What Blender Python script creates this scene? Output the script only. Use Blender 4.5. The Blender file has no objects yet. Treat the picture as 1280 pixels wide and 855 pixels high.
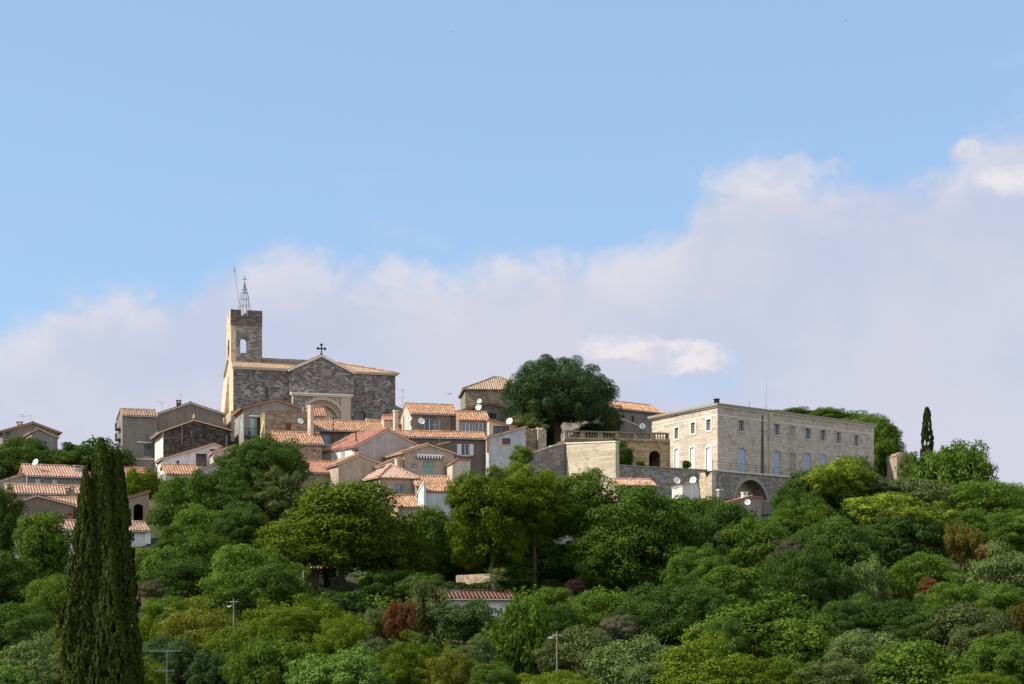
import bpy, math, random
import numpy as np
from mathutils import Vector, Matrix
from mathutils.geometry import tessellate_polygon

R = math.radians
SC = bpy.context.scene
COL = SC.collection
# ------------------------------------------------------------------ camera, sky, sun, exposure
F, CX, HY, ZC = 2000.0, 640.0, 760.0, 10.0          # focal length in photo pixels, horizon row, eye height
cam = bpy.data.objects.new('camera', bpy.data.cameras.new('camera'))
COL.objects.link(cam)
cam.location = (0, 0, ZC)
cam.rotation_euler = (R(90), 0, 0)
cam.data.sensor_width = 36.0
cam.data.lens = 36.0 * F / 1280.0
cam.data.shift_y = (HY - 427.5) / 1280.0
cam.data.clip_start = 0.5
cam.data.clip_end = 20000
SC.camera = cam

SUN_AZ, SUN_EL = R(-101), R(43)                       # azimuth from +Y towards +X
sun = bpy.data.objects.new('sun', bpy.data.lights.new('sun', 'SUN'))
COL.objects.link(sun)
sun.data.energy = 4.2
sun.data.angle = R(0.5)
sun.data.color = (1.0, 0.92, 0.79)
sdir = Vector((math.sin(SUN_AZ) * math.cos(SUN_EL), math.cos(SUN_AZ) * math.cos(SUN_EL), math.sin(SUN_EL)))
sun.rotation_euler = sdir.to_track_quat('Z', 'Y').to_euler()
SC.view_settings.view_transform = 'Standard'
SC.view_settings.look = 'None'
SC.view_settings.exposure = 0.85
SC.view_settings.gamma = 1.0
SC.view_settings.use_curve_mapping = False
SC.cycles.max_bounces = 6
SC.cycles.transparent_max_bounces = 4
SC.cycles.use_denoising = True


class NT:
    """Short hand for building node trees."""
    def __init__(self, tree):
        self.t = tree; self.n = tree.nodes; self.l = tree.links
    def new(self, typ, **kw):
        nd = self.n.new('ShaderNode' + typ)
        for k, v in kw.items():
            setattr(nd, k, v)
        return nd
    def put(self, sock, v):
        if isinstance(v, bpy.types.NodeSocket):
            self.l.new(v, sock)
        elif v is not None:
            if isinstance(v, (tuple, list)) and len(v) == 3 and sock.type == 'RGBA':
                v = (*v, 1)
            sock.default_value = v
    def math(self, op, a, b=None, c=None, clamp=False):
        nd = self.new('Math', operation=op, use_clamp=clamp)
        for i, v in enumerate((a, b, c)):
            if v is not None:
                self.put(nd.inputs[i], v)
        return nd.outputs[0]
    def mix(self, f, a, b, blend='MIX'):
        nd = self.new('Mix', data_type='RGBA', blend_type=blend)
        self.put(nd.inputs[0], f); self.put(nd.inputs[6], a); self.put(nd.inputs[7], b)
        return nd.outputs[2]
    def ramp(self, f, stops, interp='LINEAR'):
        nd = self.new('ValToRGB')
        nd.color_ramp.interpolation = interp
        el = nd.color_ramp.elements
        while len(el) < len(stops):
            el.new(0.5)
        for e, (p, c) in zip(el, stops):
            e.position = p; e.color = (*c, 1) if len(c) == 3 else c
        self.put(nd.inputs[0], f)
        return nd.outputs[0]
    def noise(self, vec, scale, detail=4, rough=0.55, dist=0.0, col=False):
        nd = self.new('TexNoise')
        if vec is not None:
            self.l.new(vec, nd.inputs['Vector'])
        nd.inputs['Scale'].default_value = scale
        nd.inputs['Detail'].default_value = detail
        nd.inputs['Roughness'].default_value = rough
        nd.inputs['Distortion'].default_value = dist
        return nd.outputs[1 if col else 0]
    def comb(self, x, y, z=0.0):
        nd = self.new('CombineXYZ')
        for i, v in enumerate((x, y, z)):
            self.put(nd.inputs[i], v)
        return nd.outputs[0]
    def smooth(self, v, a, b):
        nd = self.new('MapRange', interpolation_type='SMOOTHSTEP')
        self.put(nd.inputs[0], v); self.put(nd.inputs[1], a); self.put(nd.inputs[2], b)
        return nd.outputs[0]


# ---- sky: physical sky with a layer of cloud described by azimuth and elevation
W_STR = 0.12
EXPO = 0.85
world = bpy.data.worlds.new('World')
SC.world = world
world.use_nodes = True
nt = NT(world.node_tree)
nt.n.clear()
wout = nt.new('OutputWorld'); bg = nt.new('Background')
bg.inputs[1].default_value = W_STR
nt.l.new(bg.outputs[0], wout.inputs[0])
sky = nt.new('TexSky', sky_type='NISHITA')
sky.sun_disc = False
sky.sun_elevation = SUN_EL
sky.sun_rotation = SUN_AZ
sky.altitude = 50
sky.air_density = 1.0
sky.dust_density = 0.6
sky.ozone_density = 2.0
tc = nt.new('TexCoord')
sep = nt.new('SeparateXYZ'); nt.l.new(tc.outputs['Generated'], sep.inputs[0])
az = nt.math('ARCTAN2', sep.outputs[0], sep.outputs[1])
el = nt.math('ARCSINE', sep.outputs[2])
AZ0, AZ1, EL1 = -0.40, 0.40, 0.40
def azel(px, py):
    v = Vector(((px - CX) / F, 1, (HY - py) / F)).normalized()
    return math.atan2(v.x, v.y), math.asin(v.z)
EDGE = [(-160, 430), (0, 416), (50, 404), (75, 378), (130, 364), (200, 368), (245, 358), (265, 338), (310, 326), (350, 314), (400, 320),
        (450, 332), (520, 336), (560, 348), (590, 330), (640, 314), (700, 320), (760, 327), (810, 316), (850, 290), (868, 262), (885, 232), (920, 212),
        (960, 200), (1000, 212), (1030, 228), (1065, 216), (1110, 222), (1165, 214), (1195, 200), (1215, 178), (1250, 166), (1290, 160), (1440, 200)]
fc = nt.new('FloatCurve')
cm = fc.mapping; cv = cm.curves[0]
pts = []
for px, py in EDGE:
    a, e = azel(px, py)
    pts.append(((a - AZ0) / (AZ1 - AZ0), e / EL1))
while len(cv.points) < len(pts):
    cv.points.new(0.5, 0.5)
for p, q in zip(cv.points, pts):
    p.location = q; p.handle_type = 'AUTO'
cm.use_clip = False
cm.update()
azn = nt.math('DIVIDE', nt.math('SUBTRACT', az, AZ0), AZ1 - AZ0, clamp=True)
nt.put(fc.inputs[1], azn)
edge = nt.math('MULTIPLY', fc.outputs[0], EL1)
cvec = nt.comb(az, nt.math('MULTIPLY', el, 1.25), 3.7)
n1 = nt.noise(cvec, 16, 7, 0.58, 0.3)
n2 = nt.noise(cvec, 52, 6, 0.6, 0.2)
wob = nt.math('ADD', nt.math('MULTIPLY', nt.math('SUBTRACT', n1, 0.5), 0.055), nt.math('MULTIPLY', nt.math('SUBTRACT', n2, 0.5), 0.030))
depth_in = nt.math('ADD', nt.math('SUBTRACT', edge, el), wob)       # how far under the cloud's edge
mask = nt.smooth(depth_in, -0.011, 0.017)
mask = nt.math('MULTIPLY', mask, 0.86)
# thin wisps above the bank
wvec = nt.comb(nt.math('MULTIPLY', az, 0.6), nt.math('MULTIPLY', el, 1.6), 9.1)
wn = nt.noise(wvec, 11, 6, 0.55, 0.6)
wisp = nt.math('MULTIPLY', nt.smooth(wn, 0.50, 0.78), nt.smooth(depth_in, -0.09, 0.0))
wisp = nt.math('MULTIPLY', wisp, 0.35)
mask = nt.math('MAXIMUM', mask, wisp)
# blue breaks low in the bank
def blob(px, py, rx, ry, hard=0.45):
    a, e = azel(px, py)
    da = nt.math('DIVIDE', nt.math('SUBTRACT', az, a), rx / F)
    de = nt.math('DIVIDE', nt.math('SUBTRACT', el, e), ry / F)
    d = nt.math('SQRT', nt.math('ADD', nt.math('MULTIPLY', da, da), nt.math('MULTIPLY', de, de)))
    d = nt.math('ADD', d, nt.math('MULTIPLY', nt.math('SUBTRACT', n1, 0.5), 2.4))
    d = nt.math('ADD', d, nt.math('MULTIPLY', nt.math('SUBTRACT', n2, 0.5), 1.7))
    return nt.smooth(d, 1.10, hard)
gap = nt.math('MAXIMUM', nt.math('MAXIMUM', blob(850, 486, 80, 26), blob(1258, 172, 46, 15)), nt.math('MULTIPLY', blob(905, 470, 26, 40), 0.7))
mask = nt.math('MULTIPLY', mask, nt.math('SUBTRACT', 1.0, nt.math('MULTIPLY', gap, 0.34)))
puff = nt.math('MAXIMUM', blob(775, 438, 62, 17, .8), nt.math('MAXIMUM', blob(858, 447, 52, 22, .8), nt.math('MAXIMUM', blob(1250, 222, 56, 20, .6), blob(1212, 186, 22, 18))))
puff = nt.math('MAXIMUM', puff, nt.math('MULTIPLY', blob(955, 228, 80, 30), 0.7))
mask = nt.math('MAXIMUM', mask, nt.math('MULTIPLY', puff, 0.9))
rim = nt.math('MULTIPLY', nt.smooth(depth_in, 0.045, 0.004), nt.smooth(n1, 0.40, 0.62))
lit = nt.math('MAXIMUM', nt.math('MULTIPLY', rim, 0.55), nt.math('MULTIPLY', puff, nt.smooth(n2, 0.30, 0.62)))
body = nt.noise(cvec, 9, 4, 0.5)
CLOUD_LO = (0.585, 0.615, 0.76)
CLOUD_MID = (0.685, 0.665, 0.755)
CLOUD_HI = (0.88, 0.825, 0.835)
s = lambda c: tuple(v / W_STR / 2 ** EXPO for v in c)
ccol = nt.mix(nt.smooth(nt.math('ADD', nt.math('MULTIPLY', body, 0.7), nt.math('MULTIPLY', n1, 0.3)), 0.38, 0.60), s(CLOUD_LO), s(CLOUD_MID))
ccol = nt.mix(lit, ccol, s(CLOUD_HI))
hsv = nt.new('HueSaturation')
hsv.inputs['Saturation'].default_value = 1.0
hsv.inputs['Value'].default_value = 1.0
nt.l.new(sky.outputs[0], hsv.inputs['Color'])
skyc = nt.mix(1.0, hsv.outputs[0], (1.0, 1.0, 1.0), 'MULTIPLY')
SKYMIX = skyc
skyc = nt.mix(0.72, skyc, s((0.350, 0.545, 0.83)))         # thin veil evens the blue out
front = nt.mix(mask, skyc, ccol)
# unseen cloud added behind the viewer, brightens the fill light on shaded walls
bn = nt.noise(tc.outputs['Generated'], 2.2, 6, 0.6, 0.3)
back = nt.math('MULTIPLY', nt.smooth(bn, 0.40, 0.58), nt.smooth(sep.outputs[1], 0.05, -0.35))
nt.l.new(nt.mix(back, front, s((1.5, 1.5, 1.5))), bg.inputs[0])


# ------------------------------------------------------------------ materials
def newmat(name):
    m = bpy.data.materials.new(name); m.use_nodes = True
    t = NT(m.node_tree)
    t.n.clear()
    out = t.new('OutputMaterial'); b = t.new('BsdfPrincipled')
    t.l.new(b.outputs[0], out.inputs[0])
    b.inputs['Roughness'].default_value = 0.85
    b.inputs['Specular IOR Level'].default_value = 0.25
    return m, t, b, out

def bump(t, b, h, strength=0.4, dist=0.05):
    nd = t.new('Bump'); nd.inputs['Strength'].default_value = strength; nd.inputs['Distance'].default_value = dist
    t.l.new(h, nd.inputs['Height']); t.l.new(nd.outputs[0], b.inputs['Normal'])

def mul(c, k): return tuple(min(1, v * k) for v in c)

_mc = {}
def plain(name, col, rough=0.7, metal=0.0):
    if name in _mc: return _mc[name]
    m, t, b, o = newmat(name)
    tc = t.new('TexCoord')
    n = t.noise(tc.outputs['Object'], 3.0, 4)
    t.l.new(t.mix(n, mul(col, 0.82), mul(col, 1.15)), b.inputs['Base Color'])
    b.inputs['Roughness'].default_value = rough; b.inputs['Metallic'].default_value = metal
    _mc[name] = m
    return m

def stucco(name, col, stain=0.7, rust=None):
    """Weathered render: broad patches, rain streaks from the eaves, fine grain."""
    if name in _mc: return _mc[name]
    col = (col[0] * .98, col[1] * 1.0, col[2] * 1.07)
    m, t, b, o = newmat(name)
    tc = t.new('TexCoord'); v = tc.outputs['Object']
    mp = t.new('Mapping'); t.l.new(v, mp.inputs[0]); mp.inputs['Scale'].default_value = (1.6, 1.6, 0.16)
    big = t.noise(v, 0.55, 5, 0.6)
    streak = t.noise(mp.outputs[0], 1.3, 6, 0.65)
    fine = t.noise(v, 9, 4, 0.7)
    c = t.mix(t.smooth(big, 0.38, 0.62), mul(col, 0.82), mul(col, 1.32))
    c = t.mix(t.math('MULTIPLY', t.smooth(streak, 0.46, 0.68), stain), c, mul((col[0] * .92, col[1] * .9, col[2] * .88), 0.48))
    if rust:
        c = t.mix(t.math('MULTIPLY', t.smooth(t.noise(mp.outputs[0], 0.9, 4), 0.5, 0.66), 0.6), c, rust)
    c = t.mix(t.smooth(fine, 0.3, 0.75), mul(col, 0.7), c)
    t.l.new(c, b.inputs['Base Color'])
    bump(t, b, fine, 0.35, 0.04)
    _mc[name] = m
    return m

def ashlar(name, cols, bw=0.9, bh=0.38, mortar=(0.2, 0.18, 0.15), light=None, light_amt=0.5, seed=0.0):
    """Coursed masonry: blocks of uneven tone, some patches rebuilt in paler stone."""
    if name in _mc: return _mc[name]
    m, t, b, o = newmat(name)
    tc = t.new('TexCoord')
    sp = t.new('SeparateXYZ'); t.l.new(tc.outputs['Object'], sp.inputs[0])
    wob = t.noise(tc.outputs['Object'], 0.8, 3)
    x = t.math('ADD', t.math('ADD', sp.outputs[0], t.math('MULTIPLY', sp.outputs[1], 0.97)), t.math('MULTIPLY', wob, 0.5))
    vec = t.comb(t.math('ADD', x, seed), t.math('ADD', sp.outputs[2], t.math('MULTIPLY', wob, 0.22)), 0)
    br = t.new('TexBrick'); t.l.new(vec, br.inputs['Vector'])
    br.inputs['Scale'].default_value = 1.0
    br.inputs['Brick Width'].default_value = bw; br.inputs['Row Height'].default_value = bh
    br.inputs['Mortar Size'].default_value = 0.025; br.inputs['Mortar Smooth'].default_value = 0.4
    br.inputs['Color1'].default_value = (0, 0, 0, 1); br.inputs['Color2'].default_value = (1, 1, 1, 1)
    br.inputs['Mortar'].default_value = (0.5, 0.5, 0.5, 1); br.inputs['Bias'].default_value = 0.0
    bw_ = t.new('RGBToBW'); t.l.new(br.outputs[0], bw_.inputs[0])
    big = t.noise(tc.outputs['Object'], 0.35, 4, 0.6)
    med = t.noise(tc.outputs['Object'], 2.2, 4, 0.7)
    f = t.math('ADD', t.math('MULTIPLY', bw_.outputs[0], 0.55), t.math('MULTIPLY', med, 0.45))
    c = t.ramp(f, [(0.12, cols[0]), (0.5, cols[1]), (0.88, cols[2])])
    if light:
        sel = t.math('MULTIPLY', t.smooth(big, 0.50, 0.60), t.smooth(bw_.outputs[0], 0.25, 0.75))
        c = t.mix(t.math('MULTIPLY', sel, light_amt), c, light)
    c = t.mix(t.math('MULTIPLY', br.outputs['Fac'], 0.75), c, mortar)
    soot = t.noise(tc.outputs['Object'], 0.9, 6, 0.65)
    c = t.mix(t.math('MULTIPLY', t.smooth(soot, 0.5, 0.7), 0.45), c, mul(cols[0], 0.6))
    t.l.new(c, b.inputs['Base Color'])
    bump(t, b, t.math('SUBTRACT', med, br.outputs['Fac']), 0.6, 0.06)
    _mc[name] = m
    return m

def rubble(name, cols, scale=2.6, mortar=(0.3, 0.26, 0.2)):
    if name in _mc: return _mc[name]
    m, t, b, o = newmat(name)
    tc = t.new('TexCoord')
    mp = t.new('Mapping'); t.l.new(tc.outputs['Object'], mp.inputs[0]); mp.inputs['Scale'].default_value = (1, 1, 1.7)
    ad = t.new('VectorMath', operation='ADD'); t.l.new(mp.outputs[0], ad.inputs[0])
    sc = t.new('VectorMath', operation='SCALE'); t.l.new(t.noise(tc.outputs['Object'], 2.0, 3, col=True), sc.inputs[0]); sc.inputs[3].default_value = 0.35
    t.l.new(sc.outputs[0], ad.inputs[1])
    vo = t.new('TexVoronoi'); t.l.new(ad.outputs[0], vo.inputs['Vector']); vo.inputs['Scale'].default_value = scale
    ve = t.new('TexVoronoi', feature='DISTANCE_TO_EDGE'); t.l.new(ad.outputs[0], ve.inputs['Vector']); ve.inputs['Scale'].default_value = scale
    sx = t.new('SeparateColor'); t.l.new(vo.outputs['Color'], sx.inputs[0])
    big = t.noise(tc.outputs['Object'], 0.7, 5, 0.65)
    f = t.math('ADD', t.math('MULTIPLY', sx.outputs[0], 0.6), t.math('MULTIPLY', big, 0.4))
    c = t.ramp(f, [(0.15, cols[0]), (0.5, cols[1]), (0.85, cols[2])])
    e = t.smooth(ve.outputs['Distance'], 0.10, 0.02)
    c = t.mix(t.math('MULTIPLY', e, 0.8), c, mortar)
    t.l.new(c, b.inputs['Base Color'])
    bump(t, b, t.math('SUBTRACT', big, e), 0.7, 0.08)
    _mc[name] = m
    return m

TILE = {'orange': [(0.198, 0.096, 0.055), (0.344, 0.178, 0.105), (0.413, 0.248, 0.155), (0.499, 0.383, 0.277)],
        'pink': [(0.258, 0.135, 0.097), (0.396, 0.231, 0.168), (0.456, 0.300, 0.231), (0.507, 0.400, 0.323)],
        'red': [(0.224, 0.087, 0.059), (0.344, 0.148, 0.101), (0.387, 0.191, 0.134), (0.447, 0.278, 0.210)],
        'brownred': [(0.026, 0.010, 0.008), (0.047, 0.017, 0.013), (0.065, 0.026, 0.020), (0.086, 0.045, 0.034)],
        'old': [(0.138, 0.091, 0.063), (0.258, 0.174, 0.118), (0.344, 0.248, 0.172), (0.430, 0.357, 0.269)]}
def tile_mat(kind):
    name = kind + ' roof tile'
    if name in _mc: return _mc[name]
    m, t, b, o = newmat(name)
    uv = t.new('UVMap')
    fl = t.new('VectorMath', operation='FLOOR'); t.l.new(uv.outputs[0], fl.inputs[0])
    oi = t.new('ObjectInfo')
    sc = t.new('VectorMath', operation='ADD'); t.l.new(fl.outputs[0], sc.inputs[0])
    t.l.new(t.comb(t.math('MULTIPLY', oi.outputs['Random'], 317.0), 0.5, 0), sc.inputs[1])
    wn = t.new('TexWhiteNoise', noise_dimensions='2D'); t.l.new(sc.outputs[0], wn.inputs['Vector'])
    tc = t.new('TexCoord')
    lich = t.noise(tc.outputs['Object'], 0.8, 6, 0.7)
    fine = t.noise(tc.outputs['Object'], 6, 3, 0.6)
    c = TILE[kind]
    base = t.ramp(wn.outputs[0], [(0.0, tuple(x * .6 + y * .4 for x, y in zip(c[0], c[1]))), (0.3, c[1]), (0.75, c[2]), (1.0, tuple(x * .6 + y * .4 for x, y in zip(c[3], c[2])))])
    base = t.mix(t.math('MULTIPLY', t.smooth(lich, 0.50, 0.72), 0.1 if kind == 'brownred' else 0.55), base, (0.20, 0.155, 0.115))
    base = t.mix(t.math('MULTIPLY', t.smooth(fine, 0.5, 0.8), 0.28), base, mul(c[3], 1.05))
    t.l.new(base, b.inputs['Base Color'])
    _mc[name] = m
    return m

def glass(name='window glass', col=(0.035, 0.045, 0.055)):
    if name in _mc: return _mc[name]
    m, t, b, o = newmat(name)
    tc = t.new('TexCoord')
    n = t.noise(tc.outputs['Object'], 1.5, 3)
    t.l.new(t.mix(n, mul(col, 0.7), mul(col, 1.5)), b.inputs['Base Color'])
    b.inputs['Roughness'].default_value = 0.08
    b.inputs['Specular IOR Level'].default_value = 0.6
    _mc[name] = m
    return m

def leaf(name, dark, light, trans=0.32, tip=None, tip_amt=0.0, ns=2.6):
    """Foliage: every leaf its own tone, broad drifts of lighter growth, light shining through."""
    if name in _mc: return _mc[name]
    m, t, b, o = newmat(name)
    geo = t.new('NewGeometry'); oi = t.new('ObjectInfo'); tc = t.new('TexCoord')
    n = t.noise(tc.outputs['Object'], ns, 4, 0.6)
    f = t.math('ADD', t.math('MULTIPLY', geo.outputs['Random Per Island'], 0.55), t.math('MULTIPLY', n, 0.55))
    f = t.math('ADD', f, t.math('MULTIPLY', t.math('SUBTRACT', oi.outputs['Random'], 0.5), 0.35))
    c = t.ramp(f, [(0.15, dark), (0.80, light)])
    if tip:
        k = t.math('MULTIPLY', t.smooth(t.noise(tc.outputs['Object'], 4.5, 3), 0.47, 0.60), tip_amt)
        c = t.mix(k, c, tip)
    t.l.new(c, b.inputs['Base Color'])
    b.inputs['Roughness'].default_value = 0.7
    b.inputs['Specular IOR Level'].default_value = 0.06
    tr = t.new('BsdfTranslucent')
    t.l.new(t.mix(1.0, c, (1.35, 1.3, 0.5), 'MULTIPLY'), tr.inputs[0])
    mx = t.new('MixShader'); mx.inputs[0].default_value = trans
    t.l.new(b.outputs[0], mx.inputs[1]); t.l.new(tr.outputs[0], mx.inputs[2])
    t.l.new(mx.outputs[0], o.inputs[0])
    _mc[name] = m
    return m

bark = None
def bark_mat():
    global bark
    if bark: return bark
    m, t, b, o = newmat('bark')
    tc = t.new('TexCoord')
    mp = t.new('Mapping'); t.l.new(tc.outputs['Object'], mp.inputs[0]); mp.inputs['Scale'].default_value = (6, 6, 1)
    n = t.noise(mp.outputs[0], 2, 5, 0.7)
    t.l.new(t.ramp(n, [(0.3, (0.035, 0.026, 0.018)), (0.7, (0.12, 0.095, 0.07))]), b.inputs['Base Color'])
    bump(t, b, n, 0.6, 0.05)
    bark = m
    return m

# ------------------------------------------------------------------ mesh helpers
class MB:
    def __init__(self):
        self.v = []; self.f = []; self.uv = {}; self.mi = {}
    def face(self, pts, mi=0, uv=None):
        i = len(self.v)
        self.v.extend(Vector(p) for p in pts)
        self.f.append(tuple(range(i, i + len(pts))))
        if mi: self.mi[len(self.f) - 1] = mi
        if uv: self.uv[len(self.f) - 1] = uv
    def hexa(self, a, b, mi=0):
        """Closed solid from two matching loops of points."""
        n = len(a)
        self.face(list(reversed(a)), mi); self.face(b, mi)
        for i in range(n):
            j = (i + 1) % n
            self.face([a[i], a[j], b[j], b[i]], mi)
    def box(self, x0, x1, y0, y1, z0, z1, mi=0):
        a = [(x0, y0, z0), (x1, y0, z0), (x1, y1, z0), (x0, y1, z0)]
        self.hexa(a, [(p[0], p[1], z1) for p in a], mi)
    def fbox(self, fm, u0, u1, d0, d1, z0, z1, mi=0):
        q = [fm(u0, d0, z0), fm(u1, d0, z0), fm(u1, d1, z0), fm(u0, d1, z0)]
        q2 = [fm(u0, d0, z1), fm(u1, d0, z1), fm(u1, d1, z1), fm(u0, d1, z1)]
        self.hexa(q, q2, mi)
    def tube(self, pts, rad, n=6, mi=0, cap=True):
        pts = [Vector(p) for p in pts]
        if not isinstance(rad, (list, tuple)): rad = [rad] * len(pts)
        rings = []
        for i, p in enumerate(pts):
            d = (pts[min(i + 1, len(pts) - 1)] - pts[max(i - 1, 0)]).normalized()
            a = d.orthogonal().normalized() if abs(d.z) < 0.95 else Vector((1, 0, 0)).cross(d).normalized()
            b = d.cross(a).normalized()
            rings.append([p + (a * math.cos(2 * math.pi * k / n) + b * math.sin(2 * math.pi * k / n)) * rad[i] for k in range(n)])
        for r0, r1 in zip(rings, rings[1:]):
            for k in range(n):
                j = (k + 1) % n
                self.face([r0[k], r0[j], r1[j], r1[k]], mi)
        if cap:
            self.face(list(reversed(rings[0])), mi); self.face(rings[-1], mi)
    def poly(self, fm, outer, holes=(), d=0.0, reveal=0.0, mi=0, flip=False):
        """Flat facade with holes; each hole gets reveals going inwards."""
        loops = [[Vector((u, z, 0)) for u, z in outer]] + [[Vector((u, z, 0)) for u, z in h] for h in holes]
        flat = [p for l in loops for p in l]
        for tri in tessellate_polygon(loops):
            q = [fm(flat[i].x, d, flat[i].y) for i in tri]
            self.face(q, mi)
        if reveal:
            for h in holes:
                for i in range(len(h)):
                    a, b = h[i], h[(i + 1) % len(h)]
                    self.face([fm(a[0], d, a[1]), fm(b[0], d, b[1]), fm(b[0], d + reveal, b[1]), fm(a[0], d + reveal, a[1])], mi)
    def plate(self, fm, outer, d0, d1, holes=(), mi=0):
        """Flat plate of real thickness between depths d0 and d1."""
        self.poly(fm, outer, holes, d0, d1 - d0, mi)
        self.poly(fm, outer, holes, d1, 0, mi)
        for i in range(len(outer)):
            a, b = outer[i], outer[(i + 1) % len(outer)]
            self.face([fm(a[0], d0, a[1]), fm(b[0], d0, b[1]), fm(b[0], d1, b[1]), fm(a[0], d1, a[1])], mi)
    def build(self, name, mats, parent=None, smooth=False, label=None):
        me = bpy.data.meshes.new(name)
        me.from_pydata([tuple(p) for p in self.v], [], self.f)
        if not isinstance(mats, (list, tuple)): mats = [mats]
        for m in mats: me.materials.append(m)
        if self.mi:
            for i, k in self.mi.items(): me.polygons[i].material_index = k
        if self.uv:
            ul = me.uv_layers.new(name='UVMap')
            buf = np.zeros((len(me.loops), 2), dtype=np.float32)
            st = np.zeros(len(me.polygons), dtype=np.int32); me.polygons.foreach_get('loop_start', st)
            for i, uv in self.uv.items():
                buf[st[i]:st[i] + len(uv)] = uv
            ul.data.foreach_set('uv', buf.ravel())
        if smooth:
            for p in me.polygons: p.use_smooth = True
        me.validate(); me.update()
        o = bpy.data.objects.new(name, me); COL.objects.link(o)
        if parent: o.parent = parent
        if label: o['label'] = label
        return o

def tag(o, label, cat, group=None, kind=None):
    if label: o['label'] = label
    if cat: o['category'] = cat
    if group: o['group'] = group
    if kind: o['kind'] = kind
    return o

def empty(name, loc, label, cat, rz=0.0, group=None):
    o = bpy.data.objects.new(name, None); COL.objects.link(o)
    o.location = loc; o.rotation_euler = (0, 0, rz)
    o.empty_display_size = 0.3
    return tag(o, label, cat, group, 'thing')

def P(px, py, Y):
    return Vector(((px - CX) / F * Y, Y, ZC + (HY - py) / F * Y))

def tiles(mb, A, E, S, period=0.33, course=0.42, amp=0.07, mi=0, rng=random):
    """A roof slope of overlapping canal tiles: A corner at the eave, E along the eave, S up the slope."""
    L, M = E.length, S.length
    e, s_ = E / L, S / M
    n = e.cross(s_)
    if n.z < 0: n = -n
    nc = max(2, round(L / period)); nr = max(1, round(M / course))
    off = [rng.uniform(-0.012, 0.012) for _ in range(nc + 1)]
    K = 6
    for j in range(nr):
        s0, s1 = j * M / nr - 0.04, (j + 1) * M / nr
        row0, row1 = [], []
        for k in range(nc * K + 1):
            c = (k + K // 2) // K
            h = amp * math.cos(2 * math.pi * k / K)
            p = A + e * (L * k / (nc * K))
            o = off[min(c, nc)]
            row0.append(p + s_ * (s0 + o) + n * (h + 0.055)); row1.append(p + s_ * s1 + n * (h * 0.85 + 0.012))
        for k in range(nc * K):
            c = (k + 3.5) / K
            uvs = [(c, j + .2), (c, j + .2), (c, j + .8), (c, j + .8)]
            mb.face([row0[k], row0[k + 1], row1[k + 1], row1[k]], mi, uvs)

def clip_mesh(o, planes):
    """Keep the part of a mesh on the inner side of each (point, outward normal) plane."""
    import bmesh
    bm = bmesh.new(); bm.from_mesh(o.data)
    for co, no in planes:
        g = bm.verts[:] + bm.edges[:] + bm.faces[:]
        bmesh.ops.bisect_plane(bm, geom=g, plane_co=co, plane_no=no, clear_outer=True)
    bm.to_mesh(o.data); bm.free()

# ------------------------------------------------------------------ the ground
def lerp_tab(tab, x):
    if x <= tab[0][0]: return tab[0][1]
    for (a, b), (c, d) in zip(tab, tab[1:]):
        if x <= c:
            k = (x - a) / (c - a)
            return b + (d - b) * k
    return tab[-1][1]
GY = [(0, -1), (60, -0.5), (90, 2), (120, 5.5), (140, 9), (150, 10.6), (158, 11.6), (165, 14), (175, 17.6), (190, 22), (205, 25.6), (214, 29), (224, 33), (240, 34.5), (262, 34),
      (300, 24), (360, 8), (450, 0)]
CAP = [(-140, 18), (-90, 26), (-60, 28), (-48, 30), (-35, 36), (2, 36), (14, 31), (22, 25.5), (40, 24), (60, 20.5), (80, 17), (120, 9), (200, 2)]
def gz(x, y):
    z = lerp_tab(GY, y)
    c = lerp_tab(CAP, x / max(y, 100) * 200)
    z = min(z, c - 2 + 2 * math.tanh((z - c + 2) / 4)) if z > c - 2 else z
    return z + 0.25 * math.sin(x * 0.31 + y * 0.17) * math.sin(y * 0.23 - x * 0.11)

def ground():
    xs = [-4000, -2000, -1000, -500, -300, -220] + list(range(-180, 181, 4)) + [220, 300, 500, 1000, 2000, 4000]
    ys = [-4000, -1500, -500, -200, -80] + list(range(-40, 461, 4)) + [520, 700, 1000, 1800, 3000, 6000]
    me = bpy.data.meshes.new('ground')
    v = [(x, y, gz(x, y) if -60 < y < 460 and abs(x) < 300 else (-1 if y < 60 else 0)) for y in ys for x in xs]
    n = len(xs)
    f = [(j * n + i, j * n + i + 1, (j + 1) * n + i + 1, (j + 1) * n + i) for j in range(len(ys) - 1) for i in range(n - 1)]
    me.from_pydata(v, [], f)
    m, t, b, o = newmat('hillside earth and grass')
    tc = t.new('TexCoord')
    a = t.noise(tc.outputs['Object'], 0.15, 6, 0.6); c = t.noise(tc.outputs['Object'], 2.0, 5, 0.7)
    col = t.mix(t.smooth(a, 0.4, 0.6), (0.030, 0.045, 0.014), (0.075, 0.07, 0.03))
    col = t.mix(t.smooth(c, 0.4, 0.7), col, (0.02, 0.03, 0.01))
    t.l.new(col, b.inputs['Base Color']); bump(t, b, c, 0.8, 0.2)
    me.materials.append(m)
    ob = bpy.data.objects.new('ground', me); COL.objects.link(ob)
    for p in me.polygons: p.use_smooth = True
    ob['kind'] = 'structure'
    tag(ob, 'wooded hillside rising to the village at its top', None)
ground()

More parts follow.
